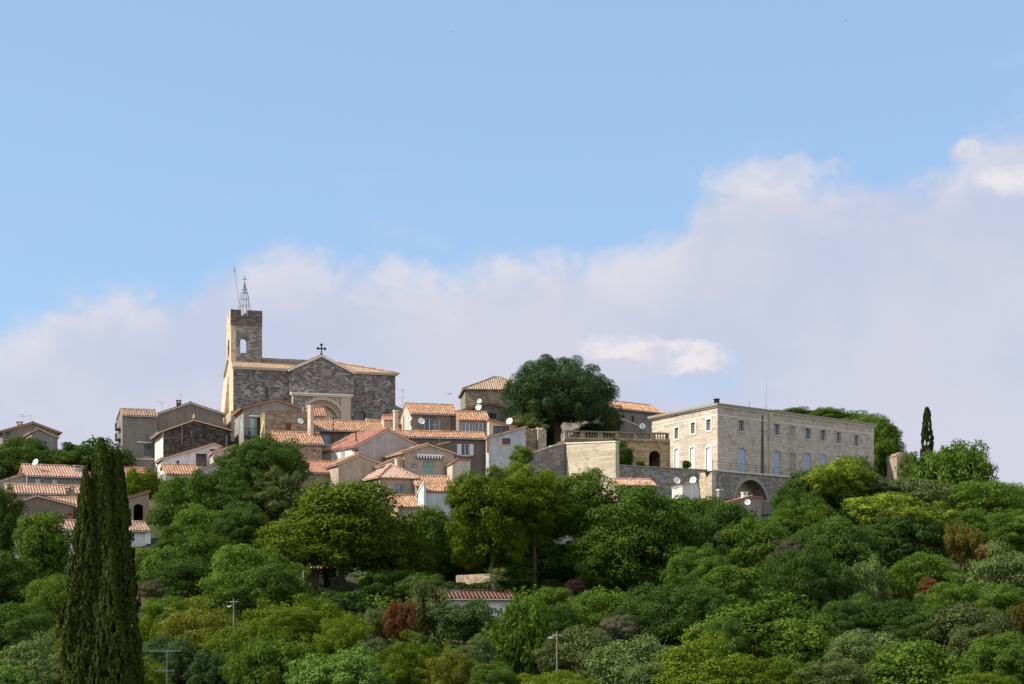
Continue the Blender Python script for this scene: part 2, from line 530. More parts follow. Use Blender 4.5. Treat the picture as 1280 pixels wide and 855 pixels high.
# ------------------------------------------------------------------ buildings
class Face:
    """A vertical wall plane: O a world point of its lower corner, d its direction, n pointing into the building."""
    def __init__(self, O, d, n, base):
        self.O = Vector((O[0], O[1])); self.d = Vector(d).normalized(); self.n = Vector(n).normalized(); self.base = base
    def u(self, px):
        k = (px - CX) / F
        return (k * self.O.y - self.O.x) / (self.d.x - k * self.d.y)
    def z(self, py, u):
        return ZC + (HY - py) / F * (self.O.y + u * self.d.y) - self.base
    def uz(self, px, py):
        u = self.u(px)
        return u, self.z(py, u)
    def rect(self, x0, y0, x1, y1):
        u0, u1 = sorted((self.u(x0), self.u(x1)))
        um = (u0 + u1) / 2
        return u0, u1, self.z(y1, um), self.z(y0, um)

def arch_poly(u0, u1, z0, z1, rise=None, n=10, pointed=False):
    """Opening with an arched head; rise defaults to half the width."""
    w = (u1 - u0) / 2; c = (u0 + u1) / 2
    r = w if rise is None else rise
    pts = [(u0, z0), (u1, z0)]
    for i in range(n + 1):
        a = math.pi * i / n
        x = c + w * math.cos(a); y = math.sin(a)
        if pointed: y = y * (1 - 0.10 * (1 - abs(math.cos(a))) ) + 0.12 * (1 - abs(math.cos(a)))
        pts.append((x, z1 - r + r * y))
    return pts

GLASS = glass()
GLASS_BLUE = glass('curtained window glass', (0.10, 0.13, 0.19))
WOODS = {'white': plain('white painted wood', (0.66, 0.66, 0.64)), 'grey': plain('grey painted wood', (0.38, 0.41, 0.44)), 'brown': plain('brown stained wood', (0.10, 0.06, 0.04)),
         'green': plain('faded green painted wood', (0.19, 0.34, 0.27)), 'palegreen': plain('pale green painted wood', (0.32, 0.46, 0.38)), 'blue': plain('pale blue grey painted wood', (0.36, 0.42, 0.52)),
         'cream': plain('cream painted wood', (0.62, 0.56, 0.44)), 'dark': plain('dark painted wood', (0.03, 0.03, 0.035)), 'red': plain('dark red painted wood', (0.20, 0.055, 0.035)),
         'pale': plain('bleached shutter wood', (0.60, 0.60, 0.62)), 'drab': plain('drab stone coloured shutter', (0.34, 0.30, 0.23))}
METAL = plain('weathered galvanised metal', (0.30, 0.31, 0.32), 0.45, 0.6)
IRON = plain('dark wrought iron', (0.035, 0.035, 0.04), 0.5, 0.4)
PALE = plain('pale mortar', (0.56, 0.50, 0.42), 0.9)
WHITE = plain('white paint', (0.74, 0.74, 0.72), 0.6)
VOID = plain('unlit interior plaster', (0.06, 0.055, 0.05), 0.95)
CLAY = plain('terracotta edge', (0.38, 0.21, 0.13), 0.9)
PALECLAY = plain('pale clay eaves', (0.55, 0.42, 0.32), 0.9)
DARKEDGE = plain('dark eaves boards', (0.08, 0.06, 0.05), 0.9)

def window(root, fm, r, frame='white', pane=None, cols=2, rows=1, d=0.14, arch=None, open_shutters=None, closed=None):
    """Window part (frame) with its pane; or a pair of closed shutters; open shutters lie against the wall beside it."""
    u0, u1, z0, z1 = r
    if closed:
        m = MB()
        mid = (u0 + u1) / 2
        for a, b in ((u0, mid - .012), (mid + .012, u1)):
            m.fbox(fm, a + .01, b, d - .05, d, z0 + .01, z1 - .01)
            for k in range(max(3, int((z1 - z0) / 0.22))):
                zz = z0 + 0.1 + k * 0.22
                if zz + .12 < z1: m.fbox(fm, a + .07, b - .06, d - .075, d - .05, zz, zz + .13)
        return m.build('shutter', WOODS[closed], root)
    w = min(0.07, (u1 - u0) * 0.14)
    m = MB()
    m.fbox(fm, u0, u0 + w, d, d + .07, z0, z1); m.fbox(fm, u1 - w, u1, d, d + .07, z0, z1)
    m.fbox(fm, u0 + w, u1 - w, d, d + .07, z0, z0 + w); m.fbox(fm, u0 + w, u1 - w, d, d + .07, z1 - w, z1)
    for k in range(1, cols):
        c = u0 + (u1 - u0) * k / cols
        m.fbox(fm, c - w * .55, c + w * .55, d + .004, d + .06, z0 + w, z1 - w)
    for k in range(1, rows):
        c = z0 + (z1 - z0) * k / rows
        m.fbox(fm, u0 + w, u1 - w, d + .01, d + .05, c - w * .35, c + w * .35)
    o = m.build('window', WOODS[frame], root)
    g = MB(); g.fbox(fm, u0 + .01, u1 - .01, d + .075, d + .10, z0 + .01, z1 - .01)
    g.build('pane', pane or GLASS, o)
    s_ = MB(); s_.fbox(fm, u0 - .08, u1 + .08, -.07, .1, z0 - .09, z0 - .002)
    s_.build('sill', PALE, o)
    if open_shutters:
        hw = (u1 - u0) / 2
        for a, b in ((u0 - hw - .03, u0 - .03), (u1 + .03, u1 + hw + .03)):
            q = MB(); q.fbox(fm, a, b, -.07, -.02, z0 + .02, z1 - .02)
            for k in range(max(3, int((z1 - z0) / 0.25))):
                zz = z0 + .1 + k * .25
                if zz + .16 < z1: q.fbox(fm, a + .06, b - .06, -.09, -.07, zz, zz + .15)
            q.build('shutter', WOODS[open_shutters], root)
    return o

def roof_slope(mb, A, E, S, th=0.15):
    """Tiles on a slab; material 0 tiles, 1 the slab's edges."""
    tiles(mb, A, E, S)
    n = E.cross(S).normalized()
    if n.z < 0: n = -n
    q = [A, A + E, A + E + S, A + S]
    mb.hexa([p - n * th for p in q], [p - n * 0.012 for p in q], 1)

class House:
    pass

def house(name, label, pxL, pxR, Y, t, depth, prof, wall, tile='orange', edge=None, holes=(), lholes=(), oh=0.35, ohv=0.22, drop=None, cat='house', windows=True, base=None, backsame=False):
    """prof: ('F', [(px,py)...]) profile of a gable seen from the front, extruded backwards;
             ('S', eave_py, ridge_py, ridge_v[, back drop]) slope facing the camera, ridge parallel to the front;
             ('H', eave_py, ridge_py) hipped."""
    t = R(t)
    O = P(pxL, HY, Y)
    d = Vector((math.cos(t), math.sin(t))); n = Vector((-math.sin(t), math.cos(t)))
    g = min(gz(O.x + a * d.x + b * n.x, O.y + a * d.y + b * n.y) for a in (0, 6) for b in (0, depth)) - 1.2
    if base is not None: g = base
    root = empty(name, (O.x, O.y, g), label, cat, t)
    f = Face(O, d, n, g)
    fl = Face(O, n, d, g)
    w = f.u(pxR)
    H = House(); H.root = root; H.front = f; H.left = fl; H.w = w; H.base = g; H.depth = depth; H.parts = {}
    ffm = lambda u, dd, z: Vector((u, dd, z))
    lfm = lambda u, dd, z: Vector((dd, u, z))
    rfm = lambda u, dd, z: Vector((w - dd, u, z))
    H.ffm, H.lfm = ffm, lfm
    fh = []; lh = []
    for hs, out, fc in ((holes, fh, f), (lholes, lh, fl)):
        for h in hs:
            r = fc.rect(*h[0])
            out.append((r, h))
    def hole_poly(r, h):
        if h[1].get('arch') is not None: return arch_poly(*r, rise=h[1]['arch'] * (r[1] - r[0]))
        return [(r[0], r[2]), (r[1], r[2]), (r[1], r[3]), (r[0], r[3])]
    fpolys = [hole_poly(r, h) for r, h in fh]; lpolys = [hole_poly(r, h) for r, h in lh]
    mb = MB(); rb = MB()
    kind = prof[0]
    if kind == 'F':
        pr = [f.uz(*p) for p in prof[1]]
        pr[0] = (0.0, pr[0][1]); pr[-1] = (w, pr[-1][1])
        mb.poly(ffm, [(0, 0), (w, 0)] + list(reversed(pr)), fpolys, 0, 0.24)
        mb.poly(ffm, [(0, 0), (w, 0)] + list(reversed(pr)), (), depth)
        mb.poly(lfm, [(0, 0), (depth, 0), (depth, pr[0][1]), (0, pr[0][1])], lpolys, 0, 0.24)
        mb.poly(rfm, [(0, 0), (depth, 0), (depth, pr[-1][1]), (0, pr[-1][1])])
        for i, (a, b) in enumerate(zip(pr, pr[1:])):
            lo, hi = (a, b) if a[1] <= b[1] else (b, a)
            dv = Vector((hi[0] - lo[0], 0, hi[1] - lo[1])); ln = dv.length; dv /= ln
            ext = oh if (lo == pr[0] or lo == pr[-1]) else 0.0
            A = Vector((lo[0], -ohv, lo[1] + .16)) - dv * ext
            S = dv * (ln + ext)
            if hi == pr[0] or hi == pr[-1]: S += dv * 0.15
            roof_slope(rb, A, Vector((0, depth + 2 * ohv, 0)), S)
        # ridge tiles
        for i in range(1, len(pr) - 1):
            if pr[i][1] >= pr[i - 1][1] and pr[i][1] >= pr[i + 1][1]:
                ridge_caps(rb, Vector((pr[i][0], -ohv - .02, pr[i][1] + .21)), Vector((pr[i][0], depth + ohv, pr[i][1] + .21)))
        H.pr = pr
    elif kind == 'S':
        ze = f.z(prof[1], 0.0)
        v = prof[3]
        zr = ZC + (HY - prof[2]) / F * (O.y + v * n.y) - g
        zb = zr - (zr - ze) * (depth - v) / v if len(prof) < 5 else zr - prof[4]
        mb.poly(ffm, [(0, 0), (w, 0), (w, ze), (0, ze)], fpolys, 0, 0.24)
        mb.poly(ffm, [(0, 0), (w, 0), (w, zb), (0, zb)], (), depth)
        side = [(0, 0), (depth, 0), (depth, zb)] + ([(v, zr)] if v < depth - .01 else []) + [(0, ze)]
        mb.poly(lfm, side, lpolys, 0, 0.24)
        mb.poly(rfm, side)
        dv = Vector((0, v, zr - ze)); ln = dv.length; dv /= ln
        roof_slope(rb, Vector((-ohv, 0, ze + .16)) - dv * oh, Vector((w + 2 * ohv, 0, 0)), dv * (ln + oh))
        if v < depth - .01:
            dv = Vector((0, -(depth - v), zr - zb)); ln = dv.length; dv /= ln
            roof_slope(rb, Vector((-ohv, depth, zb + .16)) - dv * oh, Vector((w + 2 * ohv, 0, 0)), dv * (ln + oh))
        ridge_caps(rb, Vector((-ohv - .02, v, zr + .21)), Vector((w + ohv, v, zr + .21)))
        H.ze, H.zr, H.v = ze, zr, v
    elif kind == 'H':
        ze = f.z(prof[1], 0.0)
        zr = ZC + (HY - prof[2]) / F * (O.y + depth / 2 * n.y) - g
        for fm_, L in ((ffm, w), (lfm, depth), (rfm, depth)):
            mb.poly(fm_, [(0, 0), (L, 0), (L, ze), (0, ze)], fpolys if fm_ is ffm else (lpolys if fm_ is lfm else ()), 0, 0.24)
        mb.poly(ffm, [(0, 0), (w, 0), (w, ze), (0, ze)], (), depth)
        hr = min(w, depth) / 2; sl = (zr - ze) / hr
        c0 = Vector((-oh, -oh, ze - oh * sl + .12)); c1 = Vector((w + oh, -oh, c0.z)); c2 = Vector((w + oh, depth + oh, c0.z)); c3 = Vector((-oh, depth + oh, c0.z))
        if w >= depth: r0, r1 = Vector((hr, depth / 2, zr + .12)), Vector((w - hr, depth / 2, zr + .12))
        else: r0, r1 = Vector((w / 2, hr, zr + .12)), Vector((w / 2, depth - hr, zr + .12))
        if w >= depth: slopes = [(c0, c1, r1, r0), (c1, c2, r1, r1), (c2, c3, r0, r1), (c3, c0, r0, r0)]
        else: slopes = [(c0, c1, r0, r0), (c1, c2, r1, r0), (c2, c3, r1, r1), (c3, c0, r0, r1)]
        for a, b, cc, dd in slopes: clipped_slope(rb, a, b, cc, dd)
        for a, b in ((c0, r0), (c1, r1 if w >= depth else r0), (c2, r1), (c3, r0 if w >= depth else r1)): ridge_caps(rb, a + Vector((0, 0, .06)), b + Vector((0, 0, .06)))
        if (r1 - r0).length > .2: ridge_caps(rb, r0 + Vector((0, 0, .05)), r1 + Vector((0, 0, .05)))
        mb.face([c0 - Vector((0, 0, .06)), c1 - Vector((0, 0, .06)), c2 - Vector((0, 0, .06)), c3 - Vector((0, 0, .06))])
        H.ze, H.zr = ze, zr
    # ceiling keeps the inside dark
    H.wall = mb.build('wall', wall, root)
    if kind == 'S' and w > 4.5:
        gt = MB(); zz_ = H.ze - oh * (H.zr - H.ze) / H.v + .02
        gt.tube([(-ohv, -oh - .05, zz_), (w + ohv, -oh - .05, zz_)], .06, 7); gt.build('gutter', METAL if len(name) % 2 else PALECLAY, root)
    H.roof = rb.build('roof', [tile_mat(tile), edge or CLAY], root)
    for lst, fm_ in ((fh, ffm), (lh, lfm)):
        for r, h in lst:
            o = dict(h[1]); st = o.pop('style', 'white'); o.pop('arch', None)
            if st == 'open': continue
            if st == 'closed':
                window(root, fm_, r, closed=o.get('col', 'green'))
            else:
                window(root, fm_, r, frame=st, **{k: v for k, v in o.items() if k in ('cols', 'rows', 'pane', 'open_shutters', 'd')})
    return H

def ridge_caps(mb, a, b, r=0.12, mi=0):
    a, b = Vector(a), Vector(b)
    L = (b - a).length; n = max(1, round(L / 0.45)); d = (b - a) / L
    side = d.cross(Vector((0, 0, 1))).normalized(); up = side.cross(d)
    for k in range(n):
        p, q = a + d * (L * k / n), a + d * (L * (k + 1.08) / n)
        r0, r1 = r * 1.12, r * 0.95
        A = [p + side * (math.cos(x) * r0) + up * (math.sin(x) * r0) for x in (0, .63, 1.26, 1.88, 2.51, 3.14)]
        B = [q + side * (math.cos(x) * r1) + up * (math.sin(x) * r1) for x in (0, .63, 1.26, 1.88, 2.51, 3.14)]
        for i in range(5):
            u = (k * 3 + 0.5, 900.5)
            mb.face([A[i], A[i + 1], B[i + 1], B[i]], mi, [u, u, u, u])

def clipped_slope(mb, a, b, c, d):
    """Triangular or trapezoid slope: eave a-b, ridge d-c. Tiles are trimmed to the hips."""
    E = b - a
    e = E.normalized()
    foot = lambda p: a + e * (p - a).dot(e)
    s0 = c - foot(c)
    if s0.length < 1e-4: return
    tmp = MB(); tiles(tmp, a, E, s0)
    o = tmp.build('tmp', [])
    n = e.cross(s0).normalized()
    planes = []
    for p, q in ((b, c), (d, a)):
        if (q - p).length < 1e-5: continue
        out = (q - p).cross(n).normalized()
        mid = (a + b + c + d) / 4
        if (mid - p).dot(out) > 0: out = -out
        planes.append((p, out))
    clip_mesh(o, planes)
    me = o.data
    uvl = me.uv_layers[0].data if me.uv_layers else None
    for pl in me.polygons:
        mb.face([me.vertices[i].co for i in pl.vertices], 0, [tuple(uvl[l].uv) for l in pl.loop_indices])
    bpy.data.objects.remove(o); bpy.data.meshes.remove(me)
    dn = Vector((0, 0, -.10))
    q = [a, b, c, d] if (c - d).length > 1e-4 else [a, b, c]
    mb.hexa([p + dn for p in q], [p + Vector((0, 0, -.01)) for p in q], 1)

def chimney(H, u, v, z0, z1, wu=0.7, wv=0.6, mat=None, cap=True, label=None):
    """Chimney stack, a part of the roof: shaft, cap slab on stubs."""
    m = MB()
    m.box(u - wu / 2, u + wu / 2, v - wv / 2, v + wv / 2, z0, z1)
    if cap:
        for a in (-1, 1):
            for b in (-1, 1):
                m.box(u + a * wu * .36 - .07, u + a * wu * .36 + .07, v + b * wv * .34 - .07, v + b * wv * .34 + .07, z1 - .002, z1 + .22)
        m.box(u - wu / 2 - .06, u + wu / 2 + .06, v - wv / 2 - .06, v + wv / 2 + .06, z1 + .22, z1 + .32)
    o = m.build('chimney', mat or PALE, H.roof, label=label)
    return o

def pipe(H, pts, r=0.05, mat=None, name='downpipe'):
    m = MB(); m.tube(pts, r, 8)
    return m.build(name, mat or METAL, H.root)

def dish(px, py, Y, dpx, label, az_=35, group='satellite dishes on the village houses', drop=1.0, mount='wall'):
    """Satellite dish: shallow bowl, feed arm with head, bracket."""
    c = P(px, py, Y); r = dpx / 2 * Y / F
    root = empty('satellite_dish', c, label, 'satellite dish', R(az_), group)
    m = MB(); N = 20
    prof = [(0, .30), (.35, .26), (.65, .16), (.88, .05), (1.0, 0.0)]
    tilt = Matrix.Rotation(R(-22), 3, 'X')
    def pt(k, q, off): return tilt @ Vector((r * q[0] * math.cos(2 * math.pi * k / N), r * q[1] + off, r * q[0] * 1.06 * math.sin(2 * math.pi * k / N)))
    for off in (0, .03):
        for a, b in zip(prof, prof[1:]):
            for k in range(N):
                m.face([pt(k, a, off), pt(k + 1, a, off), pt(k + 1, b, off), pt(k, b, off)])
    for k in range(N):
        m.face([pt(k, prof[-1], 0), pt(k + 1, prof[-1], 0), pt(k + 1, prof[-1], .03), pt(k, prof[-1], .03)])
    m.build('reflector', WHITE, root, smooth=True)
    a = MB()
    a.tube([tilt @ Vector((0, .0, -r)), tilt @ Vector((0, -r * .95, -r * .35))], .025, 6)
    a.tube([tilt @ Vector((0, -r * 1.0, -r * .35)), tilt @ Vector((0, -r * .72, -r * .22))], .06, 8)
    a.build('feed_arm', METAL, root)
    b = MB()
    if mount == 'wall':
        b.tube([(0, r * .3, 0), (0, r * .3 + .45, -.1)], .045, 8); b.box(-.12, .12, r * .3 + .45, r * .3 + .49, -.3, .15)
    else:
        b.tube([(0, r * .3, .05), (0, r * .3 + .06, -drop)], .045, 8)
    b.build('bracket', METAL, root)
    return root

def aerial(px, py0, py1, Y, label, booms=((0.95, 1.3, 7, 0.5),), lean=0.0, r=0.025, rz=0.3, mat=None):
    """Television aerial: mast, and on it booms of cross elements. booms: (height fraction, length, number, element length)."""
    a = P(px, py0, Y); b = P(px, py1, Y)
    root = empty('television_aerial', a, label, 'aerial', rz, 'television aerials on the roofs')
    h = b.z - a.z
    m = MB(); m.tube([(0, 0, 0), (lean, 0, h)], r, 6); m.build('mast', mat or METAL, root)
    for fz, L, n, el_ in booms:
        q = MB(); z = h * fz; x0 = lean * fz
        q.tube([(x0 - L * .62, 0, z), (x0 + L * .38, 0, z)], r * .7, 5)
        for k in range(n):
            x = x0 - L * .6 + L * .96 * k / max(1, n - 1)
            e2 = el_ * (0.7 + .5 * k / max(1, n - 1))
            q.tube([(x, -e2 * .8, z - e2 * .25), (x, e2 * .8, z + e2 * .25)], r * .45, 4)
        q.build('antenna_boom', mat or METAL, root)
    return root
# ------------------------------------------------------------------ wall finishes
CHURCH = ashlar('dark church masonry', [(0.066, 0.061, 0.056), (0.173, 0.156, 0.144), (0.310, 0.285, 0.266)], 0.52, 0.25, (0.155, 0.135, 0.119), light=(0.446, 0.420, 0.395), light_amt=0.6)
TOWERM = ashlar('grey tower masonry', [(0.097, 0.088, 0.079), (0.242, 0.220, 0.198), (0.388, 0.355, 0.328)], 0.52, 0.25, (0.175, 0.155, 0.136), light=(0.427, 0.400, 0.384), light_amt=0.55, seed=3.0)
SUN_ST = ashlar('sun tinted limestone blocks', [(0.40, 0.30, 0.20), (0.58, 0.45, 0.31), (0.68, 0.56, 0.41)], 0.55, 0.26, (0.42, 0.33, 0.22), seed=9.0)  # limestone with the sunlight of the left faces mixed into its tone
PARAP = ashlar('blackened parapet masonry', [(0.06, 0.054, 0.047), (0.14, 0.122, 0.104), (0.235, 0.205, 0.175)], 0.52, 0.25, (0.09, 0.08, 0.068), seed=5.0)
PORCH = ashlar('grey porch masonry', [(0.145, 0.130, 0.113), (0.262, 0.235, 0.215), (0.369, 0.340, 0.316)], 0.6, 0.32, (0.194, 0.170, 0.147), light=(0.466, 0.440, 0.418), light_amt=0.5, seed=6.0)
DRESSED = plain('dressed limestone', (0.44, 0.37, 0.28), 0.9)
CORN = plain('pale limestone cornice', (0.66, 0.61, 0.53), 0.9)
MANOR = ashlar('smooth pale ashlar', [(0.349, 0.295, 0.237), (0.446, 0.390, 0.322), (0.524, 0.465, 0.395)], 0.9, 0.36, (0.359, 0.300, 0.232), seed=1.5)
TERR = ashlar('weathered terrace stone', [(0.25, 0.185, 0.11), (0.40, 0.30, 0.18), (0.48, 0.38, 0.24)], 0.7, 0.32, (0.22, 0.17, 0.1), seed=2.5)
BLOCKW = ashlar('cut limestone wall', [(0.27, 0.23, 0.17), (0.41, 0.355, 0.265), (0.50, 0.44, 0.34)], 0.7, 0.30, (0.30, 0.25, 0.18), seed=7.5)
BALM = ashlar('greyed balustrade stone', [(0.15, 0.12, 0.085), (0.25, 0.205, 0.145), (0.34, 0.285, 0.205)], 0.7, 0.32, (0.15, 0.12, 0.085), seed=4.5)
RUB = rubble('brown rubble stone', [(0.13, 0.10, 0.07), (0.26, 0.20, 0.14), (0.38, 0.31, 0.23)], 2.4, (0.27, 0.22, 0.16))
RUBG = rubble('grey rubble stone', [(0.126, 0.115, 0.102), (0.242, 0.220, 0.198), (0.359, 0.330, 0.305)], 2.2, (0.165, 0.150, 0.136))
RUBD = rubble('sooty dark rubble', [(0.024, 0.021, 0.020), (0.053, 0.046, 0.043), (0.145, 0.125, 0.113)], 2.6, (0.058, 0.052, 0.047))
RUBL = rubble('pale lit rubble', [(0.30, 0.24, 0.16), (0.44, 0.36, 0.26), (0.56, 0.48, 0.37)], 2.0, (0.30, 0.25, 0.18))  # paler rubble with sunlight put into its tone
ST = {'grey': stucco('grey render', (0.27, 0.24, 0.20)), 'brown': stucco('brown grey render', (0.23, 0.19, 0.15)), 'tan': stucco('tan render', (0.36, 0.28, 0.20)),
      'beige': stucco('beige render', (0.43, 0.34, 0.25), 0.5), 'light': stucco('pale grey render', (0.42, 0.38, 0.34), 0.35), 'white': stucco('whitewashed render', (0.66, 0.63, 0.58), 0.3),
      'cool': stucco('cool pale render', (0.50, 0.485, 0.455), 0.3), 'dark': stucco('dark old render', (0.15, 0.125, 0.10), 0.6), 'cream': stucco('cream render', (0.55, 0.46, 0.34), 0.4),
      'olive': stucco('drab grey render', (0.22, 0.195, 0.16), 0.6), 'pinkish': stucco('pinkish beige render', (0.42, 0.32, 0.26), 0.5)}

# ------------------------------------------------------------------ the church
def church():
    Y = 222.0; t = R(16.6)
    O = P(291.5, HY, Y); d = Vector((math.cos(t), math.sin(t))); n = Vector((-math.sin(t), math.cos(t)))
    base = 33.0
    root = empty('church', (O.x, O.y, base), 'dark stone church with a square bell tower, gabled front and tiled roof on the hilltop', 'church', t)
    def at(v): return Face((O.x + n.x * v, O.y + n.y * v), d, n, base)
    f = at(0.0)
    fm = lambda u, dd, z: Vector((u, dd, z))
    lm = lambda u, dd, z: Vector((dd, u, z))
    w = f.u(494.2); D = 9.6
    ze = f.z(458.5, 0); zr = ZC + (HY - 448.6) / F * (O.y + D / 2 * n.y) - base
    slit = f.rect(331.3, 483.5, 335.2, 497)
    sl = arch_poly(slit[0], slit[1], slit[2], slit[3])
    rw = f.rect(447.6, 513.5, 456.2, 526.5); rwp = arch_poly(*rw)
    m = MB()
    m.poly(fm, [(0, 0), (w, 0), (w, ze), (0, ze)], [sl, rwp], 0, .5)
    m.poly(fm, [(0, 0), (w, 0), (w, ze), (0, ze)], (), D)
    m.poly(lambda u, dd, z: Vector((w - dd, u, z)), [(0, 0), (D, 0), (D, ze), (0, ze)])
    m.build('nave_wall', CHURCH, root)
    lw = MB()                                         # west flank, sunlight put into its stone colour; battered foot behind the tower
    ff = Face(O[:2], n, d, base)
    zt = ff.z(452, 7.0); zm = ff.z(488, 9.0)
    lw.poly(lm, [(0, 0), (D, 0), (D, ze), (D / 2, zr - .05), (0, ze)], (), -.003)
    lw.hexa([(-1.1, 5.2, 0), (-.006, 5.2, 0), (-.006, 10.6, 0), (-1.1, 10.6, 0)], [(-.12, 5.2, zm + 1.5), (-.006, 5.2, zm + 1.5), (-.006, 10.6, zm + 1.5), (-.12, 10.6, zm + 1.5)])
    lw.build('flank_wall', SUN_ST, root)
    bl = MB(); zc = f.z(514, 0)
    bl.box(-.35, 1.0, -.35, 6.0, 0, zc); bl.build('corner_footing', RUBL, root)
    for r, pl in ((slit, sl), (rw, rwp)):
        q = MB(); q.plate(fm, [(r[0] - .05, r[2] - .05), (r[1] + .05, r[2] - .05), (r[1] + .05, r[3] + .05), (r[0] - .05, r[3] + .05)], .42, .46)
        fr = q.build('window', GLASS, root)
    # roof with a hip on its east end
    rb = MB(); oh = .45; sl_ = (zr - ze) / (D / 2)
    c0 = Vector((-.25, -oh, ze - oh * sl_ + .16)); c1 = Vector((w + oh, -oh, c0.z)); c2 = Vector((w + oh, D + oh, c0.z)); c3 = Vector((-.25, D + oh, c0.z))
    r0 = Vector((-.25, D / 2, zr + .16)); r1 = Vector((w - 8.2, D / 2, zr + .16))
    clipped_slope(rb, c0, c1, r1, r0); clipped_slope(rb, c1, c2, r1, r1); clipped_slope(rb, c2, c3, r0, r1)
    ridge_caps(rb, r0 + Vector((0, 0, .06)), r1 + Vector((0, 0, .06)), .14); ridge_caps(rb, c1 + Vector((0, 0, .06)), r1 + Vector((0, 0, .06)), .14); ridge_caps(rb, c2 + Vector((0, 0, .06)), r1 + Vector((0, 0, .06)), .14)
    roof = rb.build('roof', [tile_mat('orange'), PALE], root)
    cr = MB(); cr.box(-.2, w + .3, -.28, -.003, ze - .28, ze + .0); cr.build('eaves_cornice', CORN, root)
    # gabled centre
    g = at(-.75); go = -.75
    ua, ub, um = g.u(364.2), g.u(439.6), g.u(402)
    zl = g.z(463, ua); zrr = g.z(467, ub); zp = g.z(446.2, um); zg = (zl + zrr) / 2
    m = MB()
    outl = [(ua, 0), (ub, 0), (ub, zg), (um, zp), (ua, zg)]
    m.plate(fm, outl, go, D / 2)
    m.build('gable_front', CHURCH, root)
    k = MB()
    for x0, z0, x1, z1 in ((ua - .35, zg - .1, um, zp), (um, zp, ub + .35, zg - .1)):
        k.hexa([Vector((x0, go - .22, z0)), Vector((x1, go - .22, z1)), Vector((x1, go - .22, z1 + .3)), Vector((x0, go - .22, z0 + .3))],
               [Vector((x0, D / 2, z0)), Vector((x1, D / 2, z1)), Vector((x1, D / 2, z1 + .3)), Vector((x0, D / 2, z0 + .3))])
    k.build('gable_coping', CORN, root)
    gr = MB()
    for sgn, ue in ((1, ua - .35), (-1, ub + .35)):
        A = Vector((ue, go + .15, zg + .22)); S = Vector((um, go + .15, zp + .32)) - A
        tiles(gr, A, Vector((0, D / 2 - go, 0)), S)
    gr.build('gable_roof', tile_mat('orange'), root)
    for uu in (ua, ub):
        bt = MB(); bt.box(uu - .3, uu + .3, go - .12, go - .003, 0, zg - .4); bt.build('pilaster', CHURCH, root)
    # stone cross on the apex
    cx = MB(); zc0 = zp + .25; hz = ZC + (HY - 432.0) / F * (O.y + um * d.y) - base
    s = (hz - zc0)
    cx.box(um - .16, um + .16, go - .05, go + .27, zc0, zc0 + .25)
    cx.box(um - .07, um + .07, go + .02, go + .19, zc0 + .25, hz)
    cx.box(um - s * .33, um + s * .33, go + .025, go + .185, zc0 + s * .58, zc0 + s * .58 + .17)
    for a, b in ((um - s * .33, zc0 + s * .58 + .085), (um + s * .33, zc0 + s * .58 + .085), (um, hz)):
        for q in range(3):
            an = q * math.pi / 2 + (math.pi if a < um - .1 else (0 if a > um + .1 else math.pi / 2)) - math.pi / 2
            x, z = a + .11 * math.cos(an), b + .11 * math.sin(an)
            cx.box(x - .09, x + .09, go + .01, go + .2, z - .09, z + .09)
    cx.build('stone_cross', IRON, root)
    # porch with its great arch
    h = at(-1.9); ho = -1.9
    pa, pb = h.u(366.5), h.u(439.4)
    zt = h.z(492.5, pa)
    ac = h.u(403.3); half = h.u(432) - ac
    zap = h.z(497.5, ac); zsp = zap - half
    hole = arch_poly(ac - half * .86, ac + half * .86, 0.5, zap - .5, pointed=True, n=20)
    m = MB()
    m.plate(fm, [(pa, 0), (pb, 0), (pb, zt), (pa, zt)], ho, go - .004, [hole])
    m.build('porch_wall', PORCH, root)
    lit = MB(); lit.plate(lm, [(ho + .004, 0), (go - .006, 0), (go - .006, zt), (ho + .004, zt)], pa - .05, pa - .003); lit.build('porch_return', DRESSED, root)  # warmer facing puts sunlight into the porch side's colour
    ring = MB()
    for j, (s0, s1, dd) in enumerate(((.90, 1.02, ho - .10), (.80, .895, ho + .12), (.70, .795, ho + .34))):
        n_ = 24
        zz = [arch_poly(ac - half * q, ac + half * q, 0.5, zap - (1 - q) * half * 1.05, pointed=True, n=n_)[2:] for q in (s0, s1)]
        for i in range(n_):
            a, b, c, e = zz[0][i], zz[1][i], zz[1][i + 1], zz[0][i + 1]
            ring.hexa([fm(p[0], dd, p[1]) for p in (a, b, c, e)], [fm(p[0], dd + .3, p[1]) for p in (a, b, c, e)])
        for sg in (-1, 1):
            x0, x1 = sorted((ac + sg * half * s0, ac + sg * half * s1))
            ring.box(x0, x1, dd, dd + .3, 0, zap - half * 1.02)
    ring.build('archway', DRESSED, root)
    tm = MB(); tm.poly(fm, [(ac - half, 0), (ac + half, 0), (ac + half, zap), (ac - half, zap)], (), go - .16); tm.build('tympanum', ST['cream'], root)
    co = MB(); co.box(pa - .3, pb + .2, ho - .28, go - .01, zt + .003, zt + .22); co.box(pa - .15, pb + .1, ho - .14, go - .012, zt - .2, zt); co.build('porch_cornice', CORN, root)
    qd = MB(); qd.box(pb - 1.5, pb - .15, ho - .12, ho - .003, 0, zt - .25); qd.build('pilaster', DRESSED, root)
    # bell tower
    V0, V1 = 2.6, 8.2
    tf = at(V0); tw = tf.u(327.6)
    ztop = tf.z(386.6, 0); zpar = tf.z(406.5, 0)
    br = tf.rect(300.3, 423, 308.6, 441); bp = arch_poly(*br)
    m = MB()
    m.plate(fm, [(0, 0), (tw, 0), (tw, zpar), (0, zpar)], V0, V0 + .7, [bp])
    mid = (br[0] + br[1]) / 2
